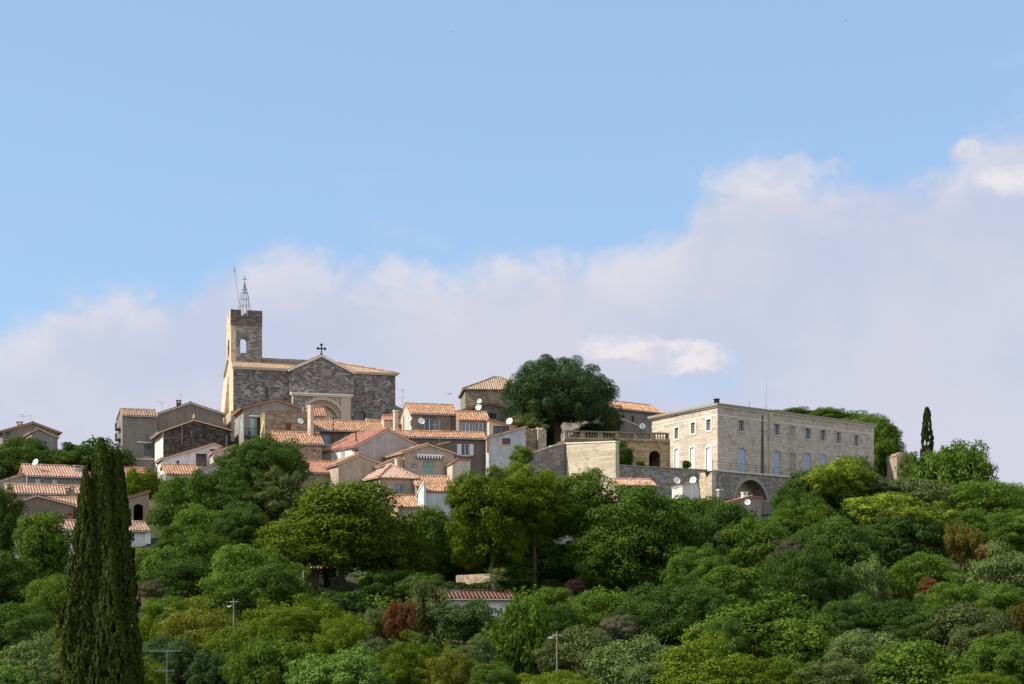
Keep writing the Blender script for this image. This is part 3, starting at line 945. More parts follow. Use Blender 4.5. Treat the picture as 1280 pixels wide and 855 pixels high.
    m.plate(fm, [(0, 0), (tw, 0), (tw, zpar), (0, zpar)], V1 - .7, V1, [arch_poly(br[0] - .5, br[1] + 1.6, br[2] - .2, br[3] + 1.6)])
    m.plate(lambda u, dd, z: Vector((tw - dd, u, z)), [(V0 + .7, 0), (V1 - .7, 0), (V1 - .7, zpar), (V0 + .7, zpar)], 0, .7)
    m.box(.7, tw - .7, V0 + .7, V1 - .7, br[2] - .6, br[2] - .3)
    m.box(.7, tw - .7, V0 + .7, V1 - .7, zpar - .4, zpar - .1)
    tower = m.build('bell_tower', TOWERM, root)
    tl = Face((O.x, O.y), n, d, base)
    lr = tl.rect(286.6, 424, 284.6, 446); lp = arch_poly(lr[0] - .15, lr[1] + .15, lr[2], lr[3])
    m = MB(); m.plate(lm, [(V0 - .004, 0), (V1, 0), (V1, zpar), (V0 - .004, zpar)], -.004, .69, [lp]); m.build('sunlit_wall', SUN_ST, tower)  # sunlight on the tower's left face is put into its stone colour
    vs = MB()
    for i in range(12):
        a0, a1 = math.pi * i / 12, math.pi * (i + 1) / 12; rr = (br[1] - br[0]) / 2; zc_ = br[3] - rr
        q = [(mid + r_ * math.cos(a), zc_ + r_ * math.sin(a)) for r_, a in ((rr, a0), (rr + .5, a0), (rr + .5, a1), (rr, a1))]
        vs.hexa([fm(p[0], V0 - .05, p[1]) for p in q], [fm(p[0], V0 - .002, p[1]) for p in q])
    vs.build('arch_surround', CHURCH, tower)
    pm = MB(); e = .03
    n0, n1 = tf.u(301.5), tf.u(309.3); zn = tf.z(394.5, 2)
    pm.plate(fm, [(-e, zpar), (tw + e, zpar), (tw + e, ztop), (n1, ztop), (n1, zn), (n0, zn), (n0, ztop), (-e, ztop)], V0 - e, V0 + .5)
    pm.plate(fm, [(-e, zpar), (tw + e, zpar), (tw + e, ztop), (n1, ztop), (n1, zn), (n0, zn), (n0, ztop), (-e, ztop)], V1 - .4, V1 + e)
    for u0, u1 in ((tw - .5, tw + e),):
        pm.box(u0, u1, V0 + .504, V1 - .404, zpar, ztop - .004)
    par = pm.build('parapet', PARAP, tower)
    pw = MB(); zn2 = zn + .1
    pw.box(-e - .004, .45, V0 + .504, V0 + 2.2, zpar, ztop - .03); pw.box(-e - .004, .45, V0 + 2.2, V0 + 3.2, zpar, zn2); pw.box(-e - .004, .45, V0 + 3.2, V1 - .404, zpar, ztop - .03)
    pw.build('parapet', SUN_ST, tower)  # left parapet in the same sun-painted stone
    # wrought iron bell cage
    bx, by = tf.u(305.6), (V0 + V1) / 2 - 1.2
    Yb = O.y + bx * d.y + by * n.y
    zz = lambda py: ZC + (HY - py) / F * Yb - base
    bx = (( (305.8 - CX) / F * Yb) - O.x + 0) ; bx = (bx - by * n.x) / d.x
    c = MB(); zb = zpar - .1; z1, z2, z3, z4 = zz(382), zz(366), zz(356), zz(344)
    for k in range(8):
        a = math.pi * 2 * k / 8 + .3
        cs, sn = math.cos(a), math.sin(a)
        c.tube([(bx + cs * .75, by + sn * .75, zb), (bx + cs * .62, by + sn * .62, z1), (bx + cs * .42, by + sn * .42, z2), (bx + cs * .10, by + sn * .10, z3)], .022, 5)
    for zq, rq in ((z1, .62), ((z1 + z2) / 2, .53), (z2, .45), ((z2 * .6 + z3 * .4), .33)):
        c.tube([(bx + rq * math.cos(2 * math.pi * k / 16), by + rq * math.sin(2 * math.pi * k / 16), zq) for k in range(17)], .028, 5, cap=False)
    c.tube([(bx, by, z2 - .2), (bx, by, z4)], .04, 6)
    for zq, rq in (((z3 + z4) / 2 + .1, .3), (z3 + .15, .2)):
        c.tube([(bx - rq, by, zq), (bx + rq, by, zq)], .035, 5); c.tube([(bx, by - rq, zq), (bx, by + rq, zq)], .035, 5)
    for a in (0.5, 2.7): c.tube([(bx + math.cos(a) * .6, by + .2, z2 - .2), (bx + math.cos(a) * 1.4, by + .3, zb + .4)], .022, 5)
    cage = c.build('bell_cage', IRON, tower)
    bl = MB(); zq = (z1 + zb) / 2 + .2
    N = 14; pr = [(.46, -.55), (.40, -.40), (.30, -.1), (.27, .2), (.17, .36), (.02, .42)]
    for (r0_, h0), (r1_, h1) in zip(pr, pr[1:]):
        for k in range(N):
            a0, a1 = 2 * math.pi * k / N, 2 * math.pi * (k + 1) / N
            bl.face([(bx + r0_ * math.cos(a0), by + r0_ * math.sin(a0), zq + h0), (bx + r0_ * math.cos(a1), by + r0_ * math.sin(a1), zq + h0),
                     (bx + r1_ * math.cos(a1), by + r1_ * math.sin(a1), zq + h1), (bx + r1_ * math.cos(a0), by + r1_ * math.sin(a0), zq + h1)])
    bl.build('bell', plain('green bronze', (0.16, 0.17, 0.13), 0.5, 0.7), cage, smooth=True)
    # stays, mast, downpipe
    mm = MB(); top = ZC + (HY - 333) / F * Yb - base
    xb = (((302.5 - CX) / F * Yb) - O.x - by * n.x) / d.x; xt = (((293.2 - CX) / F * Yb) - O.x - by * n.x) / d.x
    mm.tube([(xb, by, zpar), (xt, by, top)], .035, 6)
    for q, L in ((.93, .22), (.97, .14)):
        x, z = xb + (xt - xb) * q, zpar + (top - zpar) * q
        mm.tube([(x - L, by, z + .02), (x + L, by, z - .25)], .025, 5); mm.tube([(x - L, by, z - .22), (x + L, by, z)], .025, 5)
    mm.build('leaning_mast', METAL, tower)
    q = MB(); q.tube([(.15, V0 + .1, ztop), (.15, V0 + .1, ztop + .7)], .03, 5); q.build('short_rod', METAL, tower)
    q = MB(); u = f.u(459.4); q.tube([(u, -.12, 0), (u, -.12, f.z(495, u))], .06, 6); q.build('downpipe', METAL, root)
    # low vestry roof on the east side
    ve = MB(); u0 = w + .004
    ve.hexa([(u0, .8, 0), (u0 + 2.8, .8, 0), (u0 + 2.8, 8, 0), (u0, 8, 0)], [(u0, .8, f.z(505, w)), (u0 + 2.8, .8, f.z(515, w)), (u0 + 2.8, 8, f.z(515, w)), (u0, 8, f.z(505, w))])
    ve.build('vestry', CHURCH, root)
church()

# ------------------------------------------------------------------ the long manor on its terrace
def manor():
    Y = 198.0
    O = P(897, HY, Y); base = 23.5
    d1 = Vector((1.113, 1)).normalized(); d2 = Vector((-.509, 1)).normalized()
    n1 = Vector((-d1.y, d1.x)); n2 = Vector((d2.y, -d2.x))
    root = empty('manor', (O.x, O.y, base), 'long pale stone manor with sunlit end wall and shaded front on the terrace', 'manor')
    f1 = Face(O[:2], d1, n1, base); f2 = Face(O[:2], d2, n2, base)
    v3 = lambda v: Vector((v.x, v.y, 0))
    fm1 = lambda u, dd, z: v3(d1) * u + v3(n1) * dd + Vector((0, 0, z))
    fm2 = lambda u, dd, z: v3(d2) * u + v3(n2) * dd + Vector((0, 0, z))
    L1, L2 = f1.u(1092.5), f2.u(815)
    H = f1.z(506.5, 0)
    up1 = [(926.4, 532.4, 7), (971, 536.8, 6.6), (990, 539.6, 6.4), (1009.8, 542.2, 6.2), (1028.7, 544.4, 6), (1048, 547.2, 5.8), (1070.2, 550.8, 5.4)]
    lo1 = [(926.6, 575, 10.4, 30), (970.4, 578.5, 9, 30), (990, 577, 8.6, 22), (1008.8, 580.5, 8.4, 29), (1028.5, 581, 8, 27), (1048, 583, 7.6, 27), (1070, 585, 7, 27)]
    up2 = [(846, 541.5, 5.0), (866.4, 535, 5.2), (886, 531, 5.6)]
    lo2 = [(846, 573.6, 5.4, 26), (865.6, 573, 5.6, 28), (885.8, 574, 6.2, 30)]
    def rects(f, up, lo):
        a = [f.rect(x - w / 2, y - 6.8, x + w / 2, y + 6.8) for x, y, w in up]
        b = [f.rect(x - w / 2, y - h / 2, x + w / 2, y + h / 2) for x, y, w, h in lo]
        return a, b
    a1, b1 = rects(f1, up1, lo1); a2, b2 = rects(f2, up2, lo2)
    rp = lambda r: [(r[0], r[2]), (r[1], r[2]), (r[1], r[3]), (r[0], r[3])]
    ap = lambda r: arch_poly(*r, rise=.22 * (r[1] - r[0]), n=6)
    m = MB()
    m.poly(fm1, [(0, 0), (L1, 0), (L1, H), (0, H)], [rp(r) for r in a1] + [ap(r) for r in b1], 0, .3)
    m.poly(fm2, [(0, 0), (L2, 0), (L2, H), (0, H)], [rp(r) for r in a2] + [ap(r) for r in b2], 0, .3)
    p1, p2 = v3(d1) * L1, v3(d2) * L2
    m.poly(lambda u, dd, z: p1 + v3(d2) * u + Vector((0, 0, z)), [(0, 0), (L2, 0), (L2, H), (0, H)])
    m.poly(lambda u, dd, z: p2 + v3(d1) * u + Vector((0, 0, z)), [(0, 0), (L1, 0), (L1, H), (0, H)])
    m.build('wall', MANOR, root)
    # low roof
    r = MB(); c = (p1 + p2) / 2
    z0 = Vector((0, 0, H + .28)); zc = Vector((0, 0, H + .9))
    q = [Vector((0, 0, 0)), p1, p1 + p2, p2]
    for i in range(4):
        a, b = q[i], q[(i + 1) % 4]
        ca, cb = c + (a - c) * .35, c + (b - c) * .35
        r.face([a + z0, b + z0, cb + zc, ca + zc])
    r.face([c + (a - c) * .35 + zc for a in q])
    r.build('roof', plain('lead grey roofing', (0.16, 0.14, 0.12), 0.8), root)
    # cornice, string course
    def ring(z0, z1, o, name, mat):
        mb = MB(); e = Vector((0, 0, 0))
        off = [-(v3(n1) + v3(n2)) * o, (v3(d1) - v3(n1) * .6) * o, (v3(n1) + v3(n2) * 1) * o + v3(d1) * o, (v3(d2) - v3(n2)) * o]
        Q = [a + b for a, b in zip(q, off)]
        for i in range(4):
            a, b, c0, c1 = Q[i], Q[(i + 1) % 4], q[i], q[(i + 1) % 4]
            k = Vector((0, 0, 1))
            mb.hexa([a + k * z0, b + k * z0, c1 + k * z0, c0 + k * z0], [a + k * z1, b + k * z1, c1 + k * z1, c0 + k * z1])
        return mb.build(name, mat, root)
    ring(H - .05, H + .24, .42, 'cornice', plain('grey cornice stone', (0.27, 0.235, 0.18), 0.9)); ring(H - .22, H - .054, .22, 'cornice', CORN); ring(H - 1.25, H - 1.15, .05, 'string_course', CORN)
    for fm, a, b, shut in ((fm1, a1, b1, 1), (fm2, a2, b2, 2)):
        for i, rr in enumerate(a):
            if shut == 1 and i == 2: window(root, fm, rr, closed='drab')
            else: window(root, fm, rr, frame='grey', cols=2, rows=4, d=.16)
            s = MB(); s.plate(fm, [(rr[0] - .22, rr[2] - .22), (rr[1] + .22, rr[2] - .22), (rr[1] + .22, rr[3] + .25), (rr[0] - .22, rr[3] + .25)], -.06, -.003, [rp(rr)])
            s.build('window_surround', CORN if shut == 2 else MANOR, root)
        for i, rr in enumerate(b):
            window(root, fm, (rr[0] + .01, rr[1] - .01, rr[2], rr[3] - .02), closed='drab' if (shut == 1 and i == 2) else ('blue' if shut == 1 else 'pale'))
            s = MB(); o = .2
            big = arch_poly(rr[0] - o, rr[1] + o, rr[2], rr[3] + o, rise=.22 * (rr[1] - rr[0]), n=6)
            s.plate(fm, big, -.06, -.003, [ap(rr)]); s.build('door_surround', MANOR if shut == 1 else CORN, root)
    pl = MB(); u0, u1 = f1.u(960.2), f1.u(964.6); pl.fbox(fm1, u0, u1, -.28, -.003, 0, H - .25); pl.build('pilaster', MANOR, root)
    # damp runnel: an old open flue down the front
    st = MB(); u0, u1 = f1.u(951.0), f1.u(954.6); zt = f1.z(519, u0)
    st.plate(fm1, [(u0 - .1, 0), (u1 + .15, 0), (u1, zt * .5), (u1 - .1, zt), (u0 + .15, zt), (u0, zt * .5)], -.03, -.003); st.build('damp_streak', stucco('mossy black stain', (0.10, 0.09, 0.08), .6), root)
    # chimney pot and lamp on the corner, stub, whip
    s = MB(); s.box(-.35, .25, .2, .8, H + .25, H + .75); s.box(-.42, .32, .13, .87, H + .75, H + .85); s.build('corner_stack', IRON, root)
    s = MB(); p = fm1(f1.u(939), .3, H + .25); s.tube([p, p + Vector((0, 0, .8))], .06, 6); s.build('roof_vent', METAL, root)
    u = f1.u(961.4); p = fm1(u, .5, H + .25)
    s = MB(); s.tube([p, p + Vector((0, 0, 4.6))], [.04, .018], 6); s.tube([p, p + Vector((0, 0, .5))], .07, 6); s.build('whip_antenna', METAL, root)
    return f1, f2, O, d1, d2, n1, n2, base
MF1, MF2, MO, MD1, MD2, MN1, MN2, MBASE = manor()

def wall_thing(name, label, pts, tops, thick, mat, base_drop=1.5, cat='wall', coping=None, holes=None, group=None):
    """Free-standing wall along plan points (px, Y) with top heights by photo row."""
    A = [P(px, HY, Y) for px, Y in pts]
    g = min(gz(a.x, a.y) for a in A) - base_drop
    root = empty(name, (A[0].x, A[0].y, g), label, cat, 0, group)
    o = Vector((A[0].x, A[0].y, 0))
    m = MB(); cp = MB()
    for i in range(len(A) - 1):
        a, b = A[i].xy, A[i + 1].xy
        d = (b - a).normalized(); n = Vector((-d.y, d.x)); L = (b - a).length
        za = ZC + (HY - tops[i][1 if isinstance(tops[i], tuple) else 0] if isinstance(tops[i], tuple) else HY - tops[i]) / F * A[i].y - g
        tb = tops[i + 1][0] if isinstance(tops[i + 1], tuple) else tops[i + 1]
        zb = ZC + (HY - tb) / F * A[i + 1].y - g
        off = Vector((a.x - o.x, a.y - o.y, 0))
        fm = lambda u, dd, z, off=off, d=d, n=n: off + Vector((d.x * u + n.x * dd, d.y * u + n.y * dd, z))
        hs = []
        if holes and i in holes:
            fc = Face((a.x, a.y), d, n, g)
            hs = [arch_poly(*fc.rect(*h[:4]), rise=h[4] * abs(fc.u(h[2]) - fc.u(h[0])), n=16) for h in holes[i]]
        m.plate(fm, [(0, 0), (L, 0), (L, zb), (0, za)], 0.002 * i, thick, hs)
        if coping:
            cp.hexa([fm(-.05, -.08, za + .002), fm(L + .05, -.08, zb + .002), fm(L + .05, thick + .08, zb + .002), fm(-.05, thick + .08, za + .002)],
                    [fm(-.05, -.08, za + .16), fm(L + .05, -.08, zb + .16), fm(L + .05, thick + .08, zb + .16), fm(-.05, thick + .08, za + .16)])
    m.build('masonry', mat, root)
    if coping: cp.build('coping', coping, root)
    return root

# retaining wall that carries the manor's walk, with the wide vault
def retaining():
    out = 1.9
    A = MO.xy - MN1 * out
    A = A - MD1 * .9
    k = (890 - CX) / F
    u = (k * A.y - A.x) / (MD1.x - k * MD1.y)
    A = A + MD1 * u
    base = gz(A.x, A.y) - 3
    root = empty('retaining_wall', (A.x, A.y, base), 'grey rubble retaining wall with a wide round vault below the manor front', 'wall')
    f = Face(A, MD1, MN1, base)
    v3 = lambda v: Vector((v.x, v.y, 0))
    fm = lambda u, dd, z: v3(MD1) * u + v3(MN1) * dd + Vector((0, 0, z))
    L = f.u(1000); top = f.z(588.5, 0)
    ua, ub = f.u(918.2), f.u(959); zt = f.z(600, (ua + ub) / 2)
    hole = arch_poly(ua, ub, .4, zt, n=24)
    m = MB()
    m.poly(fm, [(0, 0), (L, 0), (L, top), (0, top)], [hole], 0, 1.0)
    m.poly(fm, [(0, top - .002), (L, top - .002), (L, top), (0, top)], (), .6)
    m.face([fm(0, 0, top), fm(L, 0, top), fm(L, 1.9, top), fm(0, 1.9, top)])
    m.build('masonry', RUBG, root)
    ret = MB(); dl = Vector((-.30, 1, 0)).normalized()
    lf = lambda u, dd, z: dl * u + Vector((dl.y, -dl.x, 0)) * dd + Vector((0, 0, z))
    ret.plate(lf, [(0, 0), (7, 0), (7, top), (0, top)], -.006, .5); ret.build('sunlit_return', BLOCKW, root)  # sunlight on the return is put into its paler stone colour
    vr = MB()
    n_ = 26; c = (ua + ub) / 2; r = (ub - ua) / 2
    for i in range(n_):
        a0, a1 = math.pi * i / n_, math.pi * (i + 1) / n_
        q = [(c + q_ * math.cos(a), zt - r + q_ * math.sin(a)) for q_, a in ((r, a0), (r + .42, a0), (r + .42, a1), (r, a1))]
        vr.hexa([fm(p[0], -.07, p[1]) for p in q], [fm(p[0], -.003, p[1]) for p in q])
    vr.build('arch_ring', plain('grey voussoirs', (0.30, 0.265, 0.21), .9), root)
    va = MB()
    hp = arch_poly(ua - .01, ub + .01, .4, zt + .01, n=24)
    va.poly(fm, hp, (), 3.6); 
    for a, b in zip(hp, hp[1:] + hp[:1]): va.face([fm(a[0], 1.0, a[1]), fm(b[0], 1.0, b[1]), fm(b[0], 3.6, b[1]), fm(a[0], 3.6, a[1])])
    va.build('vault', ST['pinkish'], root)
    cp = MB(); cp.hexa([fm(-.1, -.12, top + .002), fm(L, -.12, top + .002), fm(L, .4, top + .002), fm(-.1, .4, top + .002)], [fm(-.1, -.12, top + .18), fm(L, -.12, top + .18), fm(L, .4, top + .18), fm(-.1, .4, top + .18)])
    cp.build('coping', PALE, root)
    dr = MB(); dr.fbox(fm, c - 1.3, c - .2, 3.45, 3.58, .4, zt - r + .6); dr.build('door', WOODS['brown'], root)
    ra = empty('railing', (A.x, A.y, base + top + .18), 'thin iron railing along the walk in front of the manor', 'railing')
    b = MB()
    n_ = int(L / 1.6)
    for i in range(n_ + 1):
        u = .2 + (L - .4) * i / n_
        b.tube([fm(u, .14, 0), fm(u, .14, 1.0)], .022, 5)
    b.build('railing_post', IRON, ra)
    b = MB()
    for z in (.35, .68, 1.0): b.tube([fm(.1, .14, z), fm(L - .1, .14, z)], .014 if z < 1 else .022, 5)
    b.build('handrail', IRON, ra)
    return A, base, top
RA, RBASE, RTOP = retaining()

wall_thing('retaining_wall', 'low dark rubble retaining wall between the cut stone block wall and the manor', [(769.6, 193.5), (884, 199.5)], [582, 588.5], .6, RUBG, coping=plain('grey coping', (0.22, 0.2, 0.17), .9), base_drop=3)
# garden terrace with arcade and balustrade
def arcade():
    A, B = P(706, HY, 205.0), P(837, HY, 208.0)
    d = (B.xy - A.xy).normalized(); n = Vector((-d.y, d.x)); base = 24.5
    root = empty('terrace_arcade', (A.x, A.y, base), 'ochre stone terrace wall with two round arches beside the manor', 'terrace')
    f = Face(A.xy, d, n, base); L = (B.xy - A.xy).length
    v3 = lambda v: Vector((v.x, v.y, 0))
    fm = lambda u, dd, z: v3(d) * u + v3(n) * dd + Vector((0, 0, z))
    top = f.z(549, 0)
    hs = [arch_poly(*f.rect(811.3, 563.2, 825.6, 592)), arch_poly(*f.rect(777.5, 560.8, 791, 592))]
    m = MB(); m.plate(fm, [(0, 0), (L, 0), (L, top), (0, top)], 0, .6, hs)
    m.box(0, .01, .61, .62, 0, .01)
    m.build('masonry', TERR, root)
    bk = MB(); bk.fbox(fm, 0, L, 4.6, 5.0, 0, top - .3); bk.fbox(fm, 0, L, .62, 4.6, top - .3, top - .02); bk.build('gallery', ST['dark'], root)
    co = MB(); co.fbox(fm, -.1, L, -.3, .7, top + .003, top + .26); co.fbox(fm, -.1, L, -.14, .6, top - .2, top); co.build('cornice', TERR, root)
    zb = top + .27
    bal = empty('balustrade', (A.x, A.y, base + zb), 'weathered stone balustrade with square piers on the terrace beside the pine', 'balustrade')
    h = f.z(538.2, 0) - zb
    seg = 6; xs = [L * i / seg for i in range(seg + 1)]
    for x in xs:
        p = MB(); p.fbox(fm, x - .3 if x else 0, x + .3 if x < L else L, -.02, .5, 0, h - .14); p.build('pier', BALM, bal)
    rl = MB(); rl.fbox(fm, -.1, L, -.08, .55, h - .135, h + .04); rl.build('top_rail', BALM, bal)
    for a, b in zip(xs, xs[1:]):
        n_ = max(2, int((b - a - .7) / .29))
        for i in range(n_):
            u = a + .45 + (b - a - .9) * i / (n_ - 1)
            pr = [(.10, 0), (.06, .08), (.115, .25), (.06, .52), (.10, h - .15)]
            pts = [fm(u, .24, z) for _, z in pr]
            bb = MB(); bb.tube(pts, [r for r, _ in pr], 7); bb.build('baluster', BALM, bal)
arcade()
wall_thing('garden_wall', 'sunlit cut limestone block wall with pale coping in front of the pine', [(708.2, 200.0), (769.5, 193.0)], [555, 552.6], .6, BLOCKW, coping=PALE, base_drop=3)
wall_thing('garden_wall', 'sloping grey rubble garden wall climbing to the limestone block wall', [(660, 198.5), (690, 199.5), (708.6, 200.6)], [568.5, 558.5, 554.5], .6, RUBG, coping=PALECLAY, base_drop=3)

def ruin():
    O = P(657, HY, 205.0); g = gz(O.x, O.y) - 1
    root = empty('ruined_wall', (O.x, O.y, g), 'broken rubble wall stub with a sunlit edge beside the small white gabled house', 'ruined wall', R(14))
    f = Face(O.xy, (math.cos(R(14)), math.sin(R(14))), (-math.sin(R(14)), math.cos(R(14))), g)
    rng = random.Random(4)
    for (x0, x1, yt, d0, d1, mat, nm) in ((657, 671, 535.5, 0, 1.0, RUB, 'dark_stub'), (671.5, 682, 535.0, -.5, .9, RUBL, 'pale_stub')):  # second chunk has its sunlight put into a paler rubble
        m = MB(); u0, u1 = f.u(x0), f.u(x1); n = 6
        for i in range(n):
            a, b = u0 + (u1 - u0) * i / n, u0 + (u1 - u0) * (i + 1) / n
            m.box(a, b, d0 + rng.uniform(0, .1), d1, 0, f.z(yt + rng.uniform(-1, 3), a))
        m.build(nm, mat, root)
ruin()
# ------------------------------------------------------------------ village houses
HN = 'village_house'
B_ = dict(cols=2)
# far left
h1 = house(HN, 'grey gabled house with a second lower gable at the far left edge of the village', 3, 72, 214, 26, 8, ('F', [(3, 540), (41, 529.5), (74, 541)]), ST['brown'], 'old', holes=[((6, 540, 13, 549), dict(style='dark'))], oh=.6)
m_ = MB()
h1f = house(HN, 'small rendered gable wing with one dark window in front of the grey gabled house', 39.5, 71.5, 210, 26, 6, ('F', [(39.5, 540.5), (48, 536.3), (72, 547.5)]), ST['grey'], 'old', holes=[((50.5, 552, 58.5, 564.5), dict(style='dark', cols=1))], edge=PALECLAY, oh=.3)
chimney(h1, 2.4, 1.2, h1.front.z(548, 2.4), h1.front.z(529, 2.4), .8, .8, ST['light'])
h2 = house(HN, 'long low house with pink tiles and two green shuttered windows left of the cypress', 34, 112, 196, 25, 7, ('S', 594.5, 582.5, 3.5), ST['grey'], 'pink',
           holes=[((50, 598.5, 56, 604.8), dict(style='white', cols=1)), ((71.5, 599.5, 77.5, 605.6), dict(style='white', cols=1))])
for x0, x1 in ((44, 49.6), (65, 71)):
    r = h2.front.rect(x0, 598.6 if x0 < 50 else 599.6, x1, 605 if x0 < 50 else 606)
    q = MB(); q.fbox(h2.ffm, r[0], r[1], -.08, -.02, r[2], r[3]); q.build('shutter', WOODS['palegreen'], h2.root)
chimney(h2, h2.front.u(101), 2.0, h2.front.z(594, 6), h2.front.z(583.5, 7), 1.0, .7, ST['light'])
chimney(h2, h2.front.u(109), 2.6, h2.front.z(594, 6), h2.front.z(585, 7), .7, .6, PALE)
pipe(h2, [(h2.front.u(89), -.1, h2.front.z(612, 5)), (h2.front.u(89), -.1, h2.front.z(596, 5))])
house(HN, 'low lean-to wing with a pale tiled roof sloping left of the long pink roofed house', -12, 33, 195.5, 25, 5, ('F', [(-12, 606.5), (33, 592.5)]), ST['light'], 'pink', edge=PALECLAY, oh=.3)
h2b = house(HN, 'narrow roof of pink tiles just below the long low house with green shutters', 9, 101, 191.5, 22, 2.6, ('S', 616, 606.8, 2.6), ST['tan'], 'pink')
chimney(h2b, h2b.front.u(84.5), -.3, h2b.front.z(634, 5), h2b.front.z(613, 6), .6, .6, ST['brown'])
chimney(h2b, h2b.front.u(90), -.2, h2b.front.z(634, 5), h2b.front.z(611, 6), .5, .5, ST['tan'])
house(HN, 'low pink tiled roof behind the brown stone gable left of the cypress', 64, 112, 187, 22, 5, ('S', 633, 623.5, 2.5), ST['brown'], 'pink')
h3 = house(HN, 'brown stone gable house without windows left of the cypress', 17, 91.5, 181, 23, 6.5, ('F', [(17, 630), (45.5, 620.8), (91.5, 632.5)]), stucco('brown stone render', (0.215, 0.165, 0.12), .6), 'pink', edge=PALECLAY, oh=.3)
chimney(h3, h3.front.u(86.5), -.45, 1, h3.front.z(645, 6.5), .55, .6, plain('red brick stack', (0.30, 0.10, 0.06), .9))
h3c = house(HN, 'small tan house with red tiles and a dark arched doorway right of the cypress', 146, 186, 181, 22, 6, ('F', [(146, 627), (162, 623), (187, 615.5)]), ST['tan'], 'red', holes=[((167, 630, 179, 653), dict(style='open', arch=.35))])
h3d = house(HN, 'long low outbuilding with a weathered tile strip and white wall behind the cypress', 17, 184, 167.5, 22, 3.2, ('S', 661, 651.5, 3.2), ST['white'], 'old')
r = h3d.front.rect(180.6, 666.5, 188, 680); q = MB(); q.fbox(h3d.ffm, r[0], r[1], -.16, -.04, r[2], r[3]); q.build('shutter', WOODS['white'], h3d.root)
hs = house(HN, 'tiny tan hut corner with a tiled edge right of the cypress among shrubs', 160, 179.5, 135, 22, 3, ('F', [(160, 752), (170, 747), (180, 750)]), ST['tan'], 'old', oh=.15, ohv=.1)
# tall houses left of the church
h4 = house(HN, 'tall plain house with small balconies on its sunlit side, left of the brown gable', 153, 196, 215, 19, 8, ('S', 519.5, 512.8, 2.4, .8), ST['olive'], 'old',
           holes=[((180.5, 556.7, 189, 571), dict(style='brown', cols=1))], oh=.2, ohv=.12)
for py in (536, 549):
    q = MB(); u0 = 1.6; z = h4.left.z(py, 3)
    q.box(-.55, -.004, 2.2, 5.2, z - .1, z); 
    for k in range(8): q.box(-.53, -.5, 2.25 + k * .4, 2.28 + k * .4, z, z + .8)
    q.box(-.55, -.48, 2.2, 5.2, z + .8, z + .86); q.build('balcony', IRON, h4.root)
q = MB(); q.box(h4.front.u(171), h4.front.u(190), -.25, -.004, h4.front.z(554.2, 4), h4.front.z(552.6, 4)); q.build('ledge', PALE, h4.root)
wall_thing('garden_wall', 'dull rendered terrace wall at the foot of the tall plain house', [(150, 206.5), (184, 208), (193, 208.5)], [573.5, 574.5, 574.5], .4, ST['brown'], coping=PALE)
house(HN, 'scrap of red tiled roof over a dark wall below the tall plain house', 158, 182, 200, 18, 3, ('S', 592.5, 586.5, 3), ST['cream'], 'red')
h5 = house(HN, 'big brown rendered gable house between the tall plain house and the church tower', 194, 279, 217.5, 16.5, 9, ('F', [(194, 519.5), (237.8, 504.8), (279, 518.5)]), ST['brown'], 'old', edge=PALECLAY, oh=.4)
chimney(h5, h5.front.u(224.5), 1.4, h5.front.z(512, 4), h5.front.z(502, 4), .6, .6, plain('soot black stack', (0.05, 0.05, 0.055), .8))
chimney(h5, h5.front.u(271), 2.5, h5.front.z(520, 9), h5.front.z(513.5, 9), .5, .5, ST['brown'])
pipe(h5, [(.12, -.12, h5.front.z(552, 0)), (.12, -.12, h5.front.z(520, 0))], .09, PALE)
h6 = house(HN, 'sooty dark rubble gable house with one white side wall below the brown gable', 204.3, 286, 208, 20, 8, ('F', [(204.3, 539.3), (242.3, 526), (286, 538)]), RUBD, 'old', edge=PALECLAY, oh=.75, ohv=.3)
q = MB(); q.plate(h6.lfm, [(-.004, 0), (8, 0), (8, h6.pr[0][1] - .1), (-.004, h6.pr[0][1] - .1)], -.06, -.006, [[(3.3, h6.left.z(551, 3)), (3.9, h6.left.z(551, 3)), (3.9, h6.left.z(546, 3)), (3.3, h6.left.z(546, 3))]]); q.build('white_side', ST['white'], h6.root)  # thin white skin over the left wall
q = MB(); q.box(h6.front.u(226.8), h6.front.u(227.9), -.05, -.004, h6.front.z(556, 3), h6.front.z(529, 3)); q.build('mortar_line', ST['brown'], h6.root)
pipe(h6, [(h6.w - .35, -.14, h6.front.z(560, 8)), (h6.w - .35, -.14, h6.front.z(545, 8)), (h6.w + .3, -.2, h6.front.z(541, 8))], .07)
q = MB(); q.tube([(h6.pr[1][0], 0, h6.pr[1][1] + .3), (h6.pr[1][0], 0, h6.pr[1][1] + .85)], [.15, .09], 8); q.build('roof_pot', PALECLAY, h6.roof)
h7 = house(HN, 'low white house with a long rising roof edge under the sooty rubble gable', 203, 275, 203, 19, 6, ('F', [(203, 574.5), (268, 555.5), (275, 558.5)]), ST['white'], 'red', edge=PALECLAY,
           holes=[((220.5, 576, 224.2, 582.6), dict(style='dark', cols=1)), ((245, 567, 258.5, 583), dict(style='open')), ((262.5, 561.5, 271.5, 580), dict(style='open'))], oh=.3)
for x0, y0, x1, y1 in ((243, 563, 260, 586), (261, 558, 273, 583)):
    r = h7.front.rect(x0, y0, x1, y1); q = MB(); q.fbox(h7.ffm, r[0], r[1], 1.1, 1.2, r[2], r[3]); q.build('loggia_back', ST['tan'], h7.root)
h8 = house(HN, 'pale wall with a sloping red tile edge right of the low white house', 267, 292, 199, 16, 5, ('F', [(267, 565.5), (292, 558.3)]), ST['light'], 'red', edge=PALECLAY, oh=.3)
h9a = house(HN, 'bright orange tiled roof below the low white house', 208, 247, 197, 20, 4, ('S', 592.5, 582.3, 3.0), ST['white'], 'orange', edge=CLAY)
